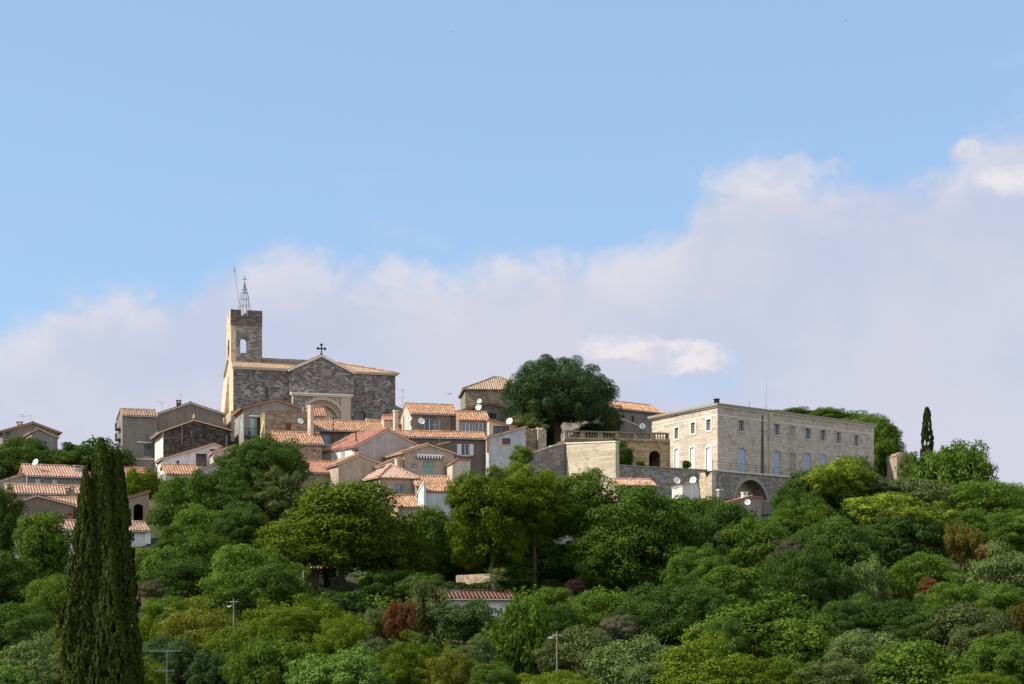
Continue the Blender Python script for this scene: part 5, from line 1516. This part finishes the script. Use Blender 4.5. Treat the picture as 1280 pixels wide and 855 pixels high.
# --- trees: photo column, row, half width, half height, distance, leaf habit, colour, label
TREES = [
 (27, 572, 38, 27, 206, 'broad', 'deep', 'dark leafy tree in front of the far left gabled house'),
 (122, 574, 42, 27, 206, 'big', 'deep', 'dark coarse leaved tree behind the cypress tips, left of the tall plain house'),
 (2, 648, 24, 46, 168, 'broad', 'deep', 'dark upright tree cut by the left edge, beside the brown stone gable'),
 (52, 674, 34, 40, 160, 'big', 'vivid', 'bright green upright tree before the brown stone gable'),
 (12, 722, 38, 36, 142, 'broad', 'mid', 'mid green tree at the left edge below the dark upright one'),
 (66, 742, 32, 34, 136, 'fine', 'vivid', 'fresh green round tree touching the left side of the cypress'),
 (24, 784, 42, 32, 120, 'broad', 'deep', 'dark round tree low at the left edge of the photo'),
 (48, 828, 46, 32, 100, 'lump', 'silver', 'greyish lumpy tree low at the left, beside the cypress foot'),
 (10, 852, 30, 24, 86, 'big', 'light', 'pale leaved bush in the bottom left corner'),
 (92, 800, 26, 34, 112, 'fine', 'vivid', 'small fresh green tree just behind the left flank of the cypress'),
 (178, 602, 28, 20, 197, 'loose', 'yellow', 'loose yellowish tree above the small red roof right of the cypress'),
 (234, 632, 40, 42, 180, 'broad', 'mid', 'broad mid green tree under the low white house'),
 (288, 618, 44, 34, 183, 'broad', 'deep', 'dark green tree under the pale grey gable wall left of the big dark tree'),
 (254, 662, 44, 34, 168, 'broad', 'mid', 'rounded green tree in the second row right of the white outbuilding'),
 (302, 660, 38, 34, 166, 'broad', 'deep', 'shady green tree left of the tiny tile corner'),
 (252, 690, 40, 28, 160, 'fine', 'mid', 'smooth dome of green just below the rounded tree by the outbuilding'),
 (337, 579, 50, 42, 187, 'broad', 'deep', 'big dark tree in front of the rubble annex and church'),
 (352, 608, 30, 28, 180, 'loose', 'olive', 'grey green bush with pale flowers between the big dark tree and the dome tree'),
 (188, 712, 34, 34, 152, 'big', 'mid', 'coarse leaved green tree right of the cypress below the white shutter'),
 (234, 722, 44, 28, 148, 'broad', 'deep', 'dark green crown between the coarse leaved tree and the wide tinted one'),
 (318, 722, 62, 44, 140, 'broad', 'mid', 'wide green tree with yellow tints below left of the dome tree'),
 (192, 738, 18, 14, 138, 'loose', 'twig', 'bare grey twiggy bush above the tiny tan hut'),
 (205, 762, 34, 22, 131, 'fine', 'vivid', 'bright bushy tree right of the tiny tan hut'),
 (250, 792, 56, 38, 119, 'fine', 'straw', 'straw yellow tree right of the cypress above the old aerial'),
 (178, 792, 28, 26, 124, 'fine', 'yellow', 'yellow green bush against the right flank of the cypress'),
 (214, 824, 46, 36, 108, 'broad', 'bluegreen', 'dark blue green tree behind the old aerial'),
 (272, 836, 34, 30, 104, 'feather', 'bluegreen', 'dark feathery tree right of the old aerial'),
 (186, 846, 26, 22, 90, 'fine', 'yellow', 'yellowish bush at the bottom edge left of the old aerial mast'),
 (372, 776, 64, 38, 124, 'fine', 'yellow', 'wide bright yellow green tree left of the rust red tree'),
 (312, 802, 46, 36, 110, 'fine', 'yellow', 'yellow green tree left of the vivid one near the bottom edge'),
 (345, 826, 54, 38, 102, 'feather', 'vivid', 'vivid green spiky tree near the bottom edge left of centre'),
 (424, 842, 56, 32, 88, 'big', 'light', 'pale large leaved tree at the bottom edge left of centre'),
 (428, 790, 34, 26, 116, 'fine', 'yellow', 'small yellow green crown between the wide bright tree and the rust red tree'),
 (430, 757, 34, 22, 133, 'big', 'deep', 'dark glossy shrub under the trunks of the dome tree'),
 (462, 782, 24, 26, 121, 'fine', 'olive', 'grey olive bush touching the left of the rust red tree'),
 (532, 752, 27, 34, 127, 'feather', 'olive', 'taller grey olive tree behind the right of the rust red tree'),
 (502, 774, 25, 29, 120, 'feather', 'rust', 'rust red tree between two grey olive bushes'),
 (582, 768, 40, 20, 123, 'big', 'bluegreen', 'large leaved green shrub under the low white walled house'),
 (466, 814, 24, 22, 108, 'loose', 'olive', 'drab brownish bush under the grey olive one'),
 (508, 830, 38, 34, 100, 'fine', 'yellow', 'rounded yellow green tree at the bottom below the rust red tree'),
 (566, 836, 30, 30, 97, 'fine', 'straw', 'yellower rounded tree at the bottom right of the one below the rust red tree'),
 (594, 822, 24, 34, 105, 'lump', 'silver', 'pale silvery tree left of the tall feathery tree'),
 (538, 676, 40, 44, 159, 'broad', 'mid', 'green tree between the dome tree and the tall pale trunks'),
 (645, 798, 46, 66, 109, 'feather', 'vivid', 'tall feathery green tree left of the street lamp'),
 (748, 764, 42, 28, 125, 'broad', 'mid', 'round green tree right of the dark wine red bush'),
 (690, 748, 28, 18, 131, 'broad', 'vivid', 'bright low shrub at the foot of the tall trunks'),
 (717, 734, 13, 12, 134, 'loose', 'wine', 'small dark wine red bush in the shade of the tall trunks'),
 (836, 762, 56, 40, 121, 'fine', 'deep', 'broad dusky green dome below the great round tree'),
 (776, 786, 28, 18, 115, 'loose', 'twig', 'dry grey twiggy bush between the round green tree and the dusky dome'),
 (728, 812, 42, 34, 105, 'lump', 'olive', 'yellowish oak crown right of the street lamp'),
 (800, 828, 58, 36, 97, 'lump', 'silver', 'grey green lumpy crown at the bottom right of centre'),
 (886, 834, 64, 38, 92, 'lump', 'yellow', 'sunlit yellow green lumpy crown at the bottom, right of the grey green one'),
 (690, 856, 48, 22, 84, 'fine', 'yellow', 'yellow green bush at the bottom edge under the street lamp'),
 (618, 850, 32, 22, 86, 'broad', 'mid', 'green bush at the bottom edge left under the feathery tree'),
 (908, 668, 52, 42, 160, 'broad', 'deep', 'dark tree below the small red roofed house by the vault'),
 (876, 708, 38, 32, 147, 'broad', 'mid', 'green crown right of the great round tree'),
 (946, 684, 46, 38, 156, 'broad', 'mid', 'green tree right below the vault'),
 (922, 738, 44, 36, 137, 'big', 'mid', 'coarse leaved green tree above the vivid green one'),
 (956, 786, 68, 46, 113, 'big', 'vivid', 'large vivid green tree low, right of the dusky dome'),
 (1002, 722, 48, 40, 142, 'broad', 'deep', 'dark tree behind the right of the large vivid tree'),
 (1032, 621, 50, 40, 178, 'broad', 'deep', 'large dark tree before the right half of the manor'),
 (1050, 594, 38, 26, 176.3, 'lump', 'lime', 'lime flowering crown before the manor, on top of the large dark tree'),
 (1065, 580, 26, 13, 190, 'loose', 'olive', 'brownish feathery crown at the right end of the manor wall'),
 (1006, 652, 44, 28, 170, 'fine', 'mid', 'smooth green crown under the large dark tree before the manor'),
 (1042, 690, 60, 50, 153, 'broad', 'deep', 'very dark broad tree in the middle of the right slope'),
 (985, 688, 24, 18, 150, 'loose', 'twig', 'bare greyish branches poking from the crowns on the right slope'),
 (1118, 638, 50, 24, 160, 'lump', 'lime', 'wide lime flowering tree below the pale tan shed'),
 (1172, 650, 28, 20, 159, 'lump', 'lime', 'smaller lime flowering tree right of the wide one'),
 (1216, 662, 36, 28, 163, 'broad', 'mid', 'green tree above the amber coloured ones'),
 (1128, 614, 58, 24, 180, 'fine', 'olive', 'low greyish scrubby crown under the pale tan shed'),
 (1222, 626, 60, 30, 178, 'fine', 'mid', 'broad green dome below the bushy tree on the right skyline'),
 (1264, 668, 38, 30, 162, 'broad', 'mid', 'green crown at the right edge level with the amber trees'),
 (1278, 622, 28, 22, 185, 'fine', 'mid', 'green crown where the skyline meets the right edge'),
 (1192, 582, 56, 38, 196, 'feather', 'mid', 'large bushy dense green tree on the right skyline'),
 (1136, 582, 12, 22, 200, 'fine', 'olive', 'slender dull green tree between the tan shed and the bushy tree'),
 (1202, 676, 27, 25, 154, 'feather', 'amber', 'amber brown tree on the right slope'),
 (1236, 690, 16, 15, 149, 'loose', 'rust', 'small orange brown bush right below the amber tree'),
 (1130, 674, 48, 36, 157, 'broad', 'deep', 'dark crown under the wide lime flowering tree'),
 (1152, 716, 46, 30, 144, 'fine', 'mid', 'green crown above the small russet bush'),
 (1252, 716, 44, 34, 141, 'lump', 'silver', 'grey green lumpy tree at the right edge under the orange bush'),
 (1082, 728, 30, 38, 142, 'feather', 'silver', 'slim greyish tree in the middle of the right slope'),
 (1160, 734, 15, 13, 134, 'loose', 'rust', 'small russet bush in the middle of the right slope'),
 (1070, 774, 46, 36, 123, 'broad', 'deep', 'dark green tree below the slim greyish one'),
 (1190, 752, 40, 30, 131, 'fine', 'mid', 'green crown right of the small russet bush'),
 (1132, 778, 42, 30, 121, 'broad', 'deep', 'dark crown right of the dark tree below the slim greyish one'),
 (1214, 782, 46, 34, 117, 'lump', 'olive', 'grey olive lumpy tree low on the right slope'),
 (1250, 756, 38, 28, 127, 'broad', 'mid', 'green crown near the right edge above the amber one'),
 (1274, 772, 16, 22, 116, 'feather', 'amber', 'thin amber tree at the right edge low down'),
 (1086, 816, 48, 34, 105, 'lump', 'silver', 'pale grey green crown left of the vivid tree in the bottom right'),
 (1150, 832, 62, 38, 95, 'big', 'vivid', 'vivid green large leaved tree at the bottom right'),
 (1252, 824, 46, 34, 99, 'broad', 'mid', 'green tree in the bottom right corner'),
 (1044, 848, 46, 26, 88, 'fine', 'olive', 'drab olive bush at the bottom edge right of the yellow green crown'),
 (984, 844, 46, 28, 90, 'fine', 'yellow', 'dull yellow bush at the bottom edge under the large vivid tree'),
 (1236, 856, 50, 22, 85, 'fine', 'yellow', 'yellowish bush on the bottom edge in the right corner'),
 (1012, 796, 32, 44, 116, 'feather', 'deep', 'shadowy narrow tree right of the large vivid tree'),
 (906, 800, 30, 26, 108, 'broad', 'deep', 'dark low crown left behind the large vivid tree'),
 (700, 778, 30, 24, 118, 'broad', 'deep', 'dark crown behind the street lamp'),
 (999, 523, 40, 15, 246, 'broad', 'mid', 'tree crown peeping over the manor roof beyond its whip antenna'),
 (1056, 530, 40, 20, 243, 'loose', 'mid', 'loose green tree rising behind the right part of the manor roof'),
 (1080, 544, 36, 28, 238, 'broad', 'mid', 'rounded green crown over the right end of the manor roof'),
 (1102, 556, 25, 40, 232, 'broad', 'mid', 'tall green tree standing at the right end of the manor'),
 (570, 520, 12, 7, 222, 'broad', 'mid', 'bit of green bush at the left foot of the rubble barn'),
 (660, 530, 24, 14, 211, 'loose', 'olive', 'dull olive shrub under the left side of the pine'),
 (770, 566, 20, 22, 202, 'broad', 'deep', 'dark ivy clad bush against the terrace arches beside the limestone wall'),
 (768, 522, 10, 12, 212, 'loose', 'olive', 'dry yellowish shrub behind the balustrade under the right of the pine'),
 (650, 568, 15, 12, 168, 'loose', 'vivid', 'bright sprig of a tree before the small white gable house'),
 (842, 642, 40, 26, 175, 'broad', 'mid', 'green crown just under the two dishes below the retaining wall'),
 (882, 645, 36, 24, 173, 'broad', 'deep', 'dark crown right of the small white house corner with dishes'),
 (650, 702, 52, 34, 160, 'broad', 'deep', 'shadowy thicket behind the tall bare trunks'),
 (704, 702, 44, 34, 160.5, 'broad', 'deep', 'shadowy tree behind the trunks beside the great round tree'),
 (600, 700, 34, 28, 164, 'broad', 'mid', 'green tree in the shade behind the palm'),
 (484, 726, 34, 18, 149, 'broad', 'deep', 'dark shrub in the shade right of the dome tree trunk'),
 (528, 730, 32, 16, 147, 'broad', 'deep', 'dark shrub in the shade left of the sunlit dry stone wall'),
 (668, 541, 30, 22, 222, 'broad', 'deep', 'dark evergreen bush behind the left of the pine trunk'),
 (686, 530, 16, 16, 226, 'broad', 'deep', 'dark foliage filling the gap left of the pine trunk'),
 (738, 541, 26, 14, 222, 'broad', 'deep', 'dark evergreen bush behind the balustrade under the pine'),
]
for T in TREES:
    bush = any(w in T[7].split(',')[0] for w in (' bush', ' shrub'))
    nm = 'flowering_tree' if T[6] == 'lime' else ('bush' if bush else 'leafy_tree')
    tree(*T, name=nm, grow=.12 if T[6] in ('rust', 'amber', 'wine', 'twig') else .46, cat='bush' if bush else 'tree', group='bushes on the wooded slope' if bush else 'trees on the wooded slope')
# the great trees in front of the village
tree(428, 655, 92, 58, 153, 'lump', 'yellow', 'huge dome shaped yellow green tree with dark trunks below the hip roofed house', group='trees on the wooded slope', grow=0.15, tr=.38, extra=((-.5, -.3, -.15, .62, .62), (.48, -.32, .05, .64, .66), (0, -.2, -.35, .7, .6), (-.85, -.75, 0, .42, .5), (.8, -.72, .1, .45, .55)))
tree(612, 640, 52, 58, 154, 'loose', 'yellow', 'tall yellow green tree on bare trunks left of the grey house glimpse', group='trees on the wooded slope', grow=0.15, tr=.2, extra=((-.35, -.3, .1, .62, .6), (.2, .35, .1, .7, .55), (-.5, -.7, .2, .5, .4), (.5, -.5, .1, .5, .45), (-.62, .42, .1, .5, .45)))
tree(668, 615, 50, 42, 156, 'loose', 'yellow', 'tall open yellow green tree under the small white gable house', group='trees on the wooded slope', grow=0.15, tr=.17, extra=((.1, -.65, .1, .62, .5), (-.05, -1.15, .25, .5, .45), (-.55, -.4, 0, .5, .5), (.55, -.3, 0, .5, .5)))
tree(728, 622, 52, 44, 158, 'loose', 'mid', 'tall green tree below the sunlit limestone wall', group='trees on the wooded slope', grow=0.15, tr=.17, extra=((-.5, -.6, .1, .55, .5), (.4, -.6, .1, .6, .5)))
tree(792, 664, 76, 60, 156, 'broad', 'mid', 'great round dark green tree in the centre right below the retaining wall', group='trees on the wooded slope', grow=0.22, extra=((-.5, -.35, -.1, .6, .62), (.45, -.35, .1, .62, .62)))
for px, py, rr, Y, lab in ((800, 581, 7.5, 198.8, 'small clipped box ball before the terrace arches'), (858.3, 581, 7.6, 198.3, 'round clipped box ball before the lit end wall of the manor')):
    tree(px, py, rr, rr * .9, Y, 'fine', 'deep', lab, name='topiary_ball', cat='topiary', grow=0, group='clipped box balls on the terrace')
def hedge(px0, px1, py0, py1, Y0, Y1, col, label, dens=700, ls=.13):
    A, B = P(px0, py0, Y0), P(px1, py0, Y1)
    rng = np.random.default_rng(int(px0)); L = (B - A).length; h = (py1 - py0) / F * Y0
    N = int(L * dens)
    u = rng.random(N); s = rng.random(N)
    cen = np.array(A)[None] + (np.array(B) - np.array(A))[None] * u[:, None]
    a = rng.uniform(0, 2 * np.pi, N)
    wig = 1 + .18 * np.sin(u * L * 2.1) + .1 * np.sin(u * L * 5.3)
    cen[:, 1] += np.cos(a) * .5 * s ** .4; cen[:, 2] += -h * .5 + np.sin(a) * h * .55 * wig * s ** .4
    g = (A + B) / 2
    nr = np.stack([rng.normal(size=N) * .5, np.cos(a), np.sin(a)], 1) + rng.normal(size=(N, 3)) * .4
    me = leaf_mesh('hedge', cen - np.array(g)[None], nr, ls * rng.uniform(.7, 1.3, N), 1.4, rng)
    me.materials[0] = G[col]
    o = bpy.data.objects.new('hedge', me); COL.objects.link(o); o.location = g
    tag(o, label, 'hedge')
hedge(826, 846, 585, 592, 198.4, 199.2, 'deep', 'low dark clipped hedge between the two box balls on the terrace', 900)
hedge(556, 614, 729, 742, 139, 139.5, 'deep', 'dark hedge in the shade above the dark red tiled roof', 900, .16)

# --- umbrella pine
def umbrella_pine():
    c = P(700, 496, 216); rng = np.random.default_rng(5)
    base = P(697, 556, 216)
    root = empty('umbrella_pine', base, 'great dark umbrella pine with a domed crown beside the rubble barn', 'pine tree')
    rx, rz = 74 / F * 216, 47 / F * 216
    nc = 250
    d = sph(rng, nc * 2); d = d[(d[:, 2] > -.62)][:nc]; nc = len(d)
    r = rng.uniform(.84, .96, nc)
    deep = rng.random(nc) < .18; r[deep] *= .7
    sc = np.array([rx, rx * .95, rz])
    cen0 = d * r[:, None] * sc
    cen0[:, 2] = np.where(cen0[:, 2] < 0, cen0[:, 2] * (.55 + .45 * np.abs(d[:, 0])), cen0[:, 2])
    low = d[:, 2] < -.1
    cen0[low, 2] -= rng.uniform(0, 1.7, low.sum())
    rad = rng.uniform(.62, 1.08, nc)
    k = rng.poisson(430 * (rad / 1.0) ** 2)
    idx = np.repeat(np.arange(nc), k); M = len(idx)
    s = sph(rng, M); s[:, 2] += .35; s /= np.linalg.norm(s, axis=1, keepdims=True)
    off = s * (rad[idx] * rng.uniform(.80, 1.03, M))[:, None]; off[:, 2] *= 1.0
    cen = cen0[idx] + off
    Q = 60000; ci = sph(rng, Q) * (rng.random((Q, 1)) ** .4) * .84; ci = ci[ci[:, 2] > -.6]; cen = np.vstack([cen, ci * sc]); s = np.vstack([s, ci]); M = len(cen)
    me = leaf_mesh('pine_crown', cen, s + rng.normal(size=(M, 3)) * .28, .08 * rng.uniform(.7, 1.4, M) * np.where(np.arange(M) >= M - len(ci), 1.7, 1), 2.4, rng, .3)
    me.materials[0] = G['pine']
    o = bpy.data.objects.new('crown', me); COL.objects.link(o); o.parent = root; o.location = c - base
    t = MB(); h = c.z - base.z
    t.tube([(0, 0, -.8), (-.1, 0, h * .35), (-.5, .1, h * .62), (-.9, .2, h)], [.58, .46, .4, .2], 10)
    r_ = random.Random(3)
    for kx in range(9):
        a = 2 * math.pi * kx / 9 + r_.uniform(-.2, .2)
        s0 = Vector((-.15, 0, h * r_.uniform(.35, .55))); e = Vector((math.cos(a) * rx * .72, math.sin(a) * rx * .7, h * r_.uniform(.75, 1.2)))
        t.tube([s0, (s0 + e) / 2 + Vector((0, 0, -.3)), e], [.27, .17, .05], 7)
    t.build('trunk', bark_mat(), root)
umbrella_pine()

# --- cypresses
def flame(rng, N, H, R0, cx=0., cy=0., z0=0., ls=.08, dens_r=.25, blunt=.62):
    """Points and normals on upright sprays that clothe a flame shaped column."""
    ns = N // 26
    z = rng.random(ns) ** .92
    prof = R0 * np.minimum(1, ((1 - z) * 1.02 + .006)) ** blunt * np.minimum(1, .78 + z * 1.5)
    a = rng.uniform(0, 2 * np.pi, ns)
    lob = 1 + .17 * np.sin(a * 4 + z * 7) + .09 * np.sin(a * 9 - z * 26)
    r = prof * lob * rng.uniform(.80, 1.04, ns)
    c = np.stack([cx + r * np.cos(a), cy + r * np.sin(a), z0 + z * H], 1)
    hl = rng.uniform(.25, .62, ns) * (.35 + R0 * .45) * (.3 + .7 * prof / R0); hr = rng.uniform(.05, .10, ns) * (.5 + R0 * .5) * (.5 + .5 * prof / R0)
    idx = np.repeat(np.arange(ns), 26); M = len(idx)
    t = rng.random(M); b = rng.uniform(0, 2 * np.pi, M)
    w = hr[idx] * np.sqrt(1 - t * .9) * rng.uniform(.5, 1, M)
    out = np.stack([np.cos(a), np.sin(a), np.zeros(ns)], 1)[idx]
    cen = c[idx] + np.stack([w * np.cos(b), w * np.sin(b), t * hl[idx]], 1) + out * (t * hl[idx] * .12)[:, None]
    nrm = out * .8 + np.stack([np.cos(b), np.sin(b), .3 * np.ones(M)], 1) * .7 + rng.normal(size=(M, 3)) * .35
    return cen, nrm, ls * rng.uniform(.6, 1.3, M)

def cypress(px, Y, name, label, spires, ls, group=None, bumps=()):
    """spires: (column, top row, foot half width in pixels, number of leaves, blunt)"""
    c = P(px, HY, Y); g = gz(c.x, Y) - .2
    root = empty(name, (c.x, c.y, g), label, 'cypress', 0, group)
    rng = np.random.default_rng(int(px)); C, Nn, S = [], [], []
    tr = MB()
    for i, (x, ty, hw, N, bl) in enumerate(spires):
        top = P(x, ty, Y); H = top.z - g - .4; R0 = hw / F * Y
        q = flame(rng, N, H, R0, top.x - c.x, (i % 2) * .5 - .2 * i, .4, ls, blunt=bl)
        C.append(q[0]); Nn.append(q[1]); S.append(q[2])
        tr.tube([(top.x - c.x, 0, -.3), (top.x - c.x, 0, H * .9)], [R0 * .12 + .04, .02], 8)
    for x, y, hw, hh, N in bumps:
        b = P(x, y + hh, Y); q = flame(rng, N, 2 * hh / F * Y, hw / F * Y, b.x - c.x, 0, b.z - g, ls, blunt=.7)
        C.append(q[0]); Nn.append(q[1]); S.append(q[2])
    me = leaf_mesh('cypress_crown', np.vstack(C), np.vstack(Nn), np.concatenate(S), 2.6, rng, .7)
    me.materials[0] = G['cypress']
    o = bpy.data.objects.new('crown', me); COL.objects.link(o); o.parent = root
    tr.build('trunk', bark_mat(), root)
cypress(127, 60, 'cypress_tree', 'tall dark foreground cypress with several spires at the left of the photo',
        [(127, 554, 66, 140000, .78), (144.5, 565, 50, 90000, .76), (111, 590, 50, 80000, .78), (112, 650, 50, 60000, .75), (146, 690, 48, 60000, .72)], .055,
        bumps=((80, 778, 10, 22, 2600),))
cypress(1159, 205, 'cypress_tree', 'slim pointed cypress on the right skyline beside the bushy tree', [(1158.8, 511, 11, 26000, .42)], .12)

# --- small palm by the garden wall
def palm():
    b = P(619, 742, 137); c = P(619, 722, 137)
    root = empty('fan_palm', (b.x, b.y, gz(b.x, b.y)), 'small fan palm by the sunlit dry stone garden wall', 'palm')
    z = c.z - root.location.z
    t = MB(); t.tube([(0, 0, -.3), (.05, 0, z * .6), (0, 0, z)], [.17, .14, .16], 9); t.build('trunk', bark_mat(), root)
    fr = MB(); rng = random.Random(8)
    for k in range(26):
        a = rng.uniform(0, 6.28); el_ = rng.uniform(-.35, 1.2); L = rng.uniform(.75, 1.2)
        d = Vector((math.cos(a) * math.cos(el_), math.sin(a) * math.cos(el_), math.sin(el_)))
        s = Vector((0, 0, z)); e = s + d * L * .6
        fr.tube([s, e], [.025, .015], 4)
        side = d.cross(Vector((0, 0, 1))).normalized(); up = side.cross(d)
        for j in range(9):
            q = (j - 4) / 4 * 1.15
            dd = d * math.cos(q) + side * math.sin(q); tip = e + dd * L * .75 + Vector((0, 0, -.12))
            w = (d * -math.sin(q) + side * math.cos(q)) * .045
            fr.face([e, e + dd * L * .4 + w, tip, e + dd * L * .4 - w])
    fr.build('frond', leaf('palm fronds', (0.05, 0.075, 0.02), (0.15, 0.17, 0.05), .25), root)
palm()

# --- ground cover between the trees
def undergrowth():
    rng = np.random.default_rng(77)
    nb = 3400
    y = 62 + 102 * rng.random(nb) ** .8
    x = rng.uniform(-.36, .36, nb) * y * 1.02
    # beyond the edges of the view the scrub goes on, taller
    nw = 1500
    yw = rng.uniform(70, 215, nw); xw = np.where(rng.random(nw) < .5, -1, 1) * rng.uniform(.39, .68, nw) * yw
    x, y = np.concatenate([x, xw]), np.concatenate([y, yw])
    z = np.array([gz(a, b) for a, b in zip(x, y)])
    rad = np.concatenate([rng.uniform(.7, 1.7, nb), rng.uniform(1.6, 3.6, nw)]); nb += nw
    per = 60; idx = np.repeat(np.arange(nb), per); M = len(idx)
    s = sph(rng, M); s[:, 2] = np.abs(s[:, 2])
    cen = np.stack([x, y, z], 1)[idx] + s * (rad[idx] * rng.uniform(.6, 1.05, M))[:, None]
    me = leaf_mesh('undergrowth', cen, s + rng.normal(size=(M, 3)) * .4, .17 * rng.uniform(.7, 1.5, M) * np.sqrt(rad[idx]), 1.4, rng)
    me.materials[0] = G['mid']
    o = bpy.data.objects.new('undergrowth', me); COL.objects.link(o)
    o['kind'] = 'stuff'; o['label'] = 'low scrub covering the ground between the trees'
undergrowth()

# ------------------------------------------------------------------ lamps, poles, birds
def street_lamp(px, py0, py1, Y, label, arm):
    a, b = P(px, py0, Y), P(px, py1, Y)
    g = gz(a.x, a.y) - .2
    root = empty('street_lamp', (a.x, a.y, g), label, 'street lamp', 0, 'street lamps among the trees')
    h = b.z - g
    m = MB(); m.tube([(0, 0, 0), (0, 0, h)], [.065, .045], 8); m.build('pole', plain('grey timber pole', (0.17, 0.155, 0.13), .8), root)
    dx = arm[0] / F * Y; dz = arm[1] / F * Y
    m = MB(); m.tube([(0, 0, h + dz - .15), (dx * .5, 0, h + dz + .08), (dx, 0, h + dz)], .04, 6); m.build('arm', METAL, root)
    m = MB(); m.hexa([(dx - .2, -.09, h + dz - .05), (dx + .1, -.09, h + dz - .05), (dx + .1, .09, h + dz - .05), (dx - .2, .09, h + dz - .05)],
                     [(dx - .15, -.05, h + dz + .06), (dx + .08, -.05, h + dz + .06), (dx + .08, .05, h + dz + .06), (dx - .15, .05, h + dz + .06)]); m.build('lamp_head', METAL, root)
    m = MB(); m.tube([(-.3, 0, h - .25), (.3, 0, h - .25)], .03, 5); m.build('crossarm', METAL, root)
street_lamp(696.2, 835, 789, 100, 'street lamp on a grey pole among the trees at bottom centre', (-7.5, -8))
street_lamp(292, 775, 748, 117, 'small street lamp among the crowns above the straw yellow tree', (-5, -10))
def bird(px, py, Y, s, label, roll):
    c = P(px, py, Y)
    root = empty('bird', c, label, 'bird', roll, 'birds in the sky')
    m = MB()
    m.tube([(-.5 * s, 0, 0), (-.28 * s, 0, 0), (0, 0, .01), (.2 * s, 0, .02 * s), (.33 * s, 0, .01 * s)], [.01 * s, .05 * s, .085 * s, .06 * s, .01 * s], 8)
    for sg in (-1, 1):
        m.hexa([(.12 * s, sg * .05 * s, .02 * s), (.10 * s, sg * .45 * s, .16 * s), (-.28 * s, sg * .95 * s, .12 * s), (-.08 * s, sg * .05 * s, .02 * s)],
               [(.12 * s, sg * .05 * s, .04 * s), (.10 * s, sg * .45 * s, .175 * s), (-.28 * s, sg * .95 * s, .125 * s), (-.08 * s, sg * .05 * s, .04 * s)])
        m.face([(-.45 * s, 0, 0), (-.72 * s, sg * .14 * s, 0), (-.42 * s, sg * .03 * s, .01)])
    m.build('body', plain('sooty feathers', (0.02, 0.018, 0.016), .8), root)
bird(562.5, 492.5, 190, .62, 'dark swift flying just left of the rubble barn', 1.0)
bird(1057, 26, 180, .30, 'tiny distant swift high in the blue at upper right', .3)
bird(564.5, 40, 180, .26, 'tiny distant swift high in the blue at upper centre', 2.2)
bird(567, 392, 190, .24, 'tiny distant swift against the cloud above the village', 1.6)
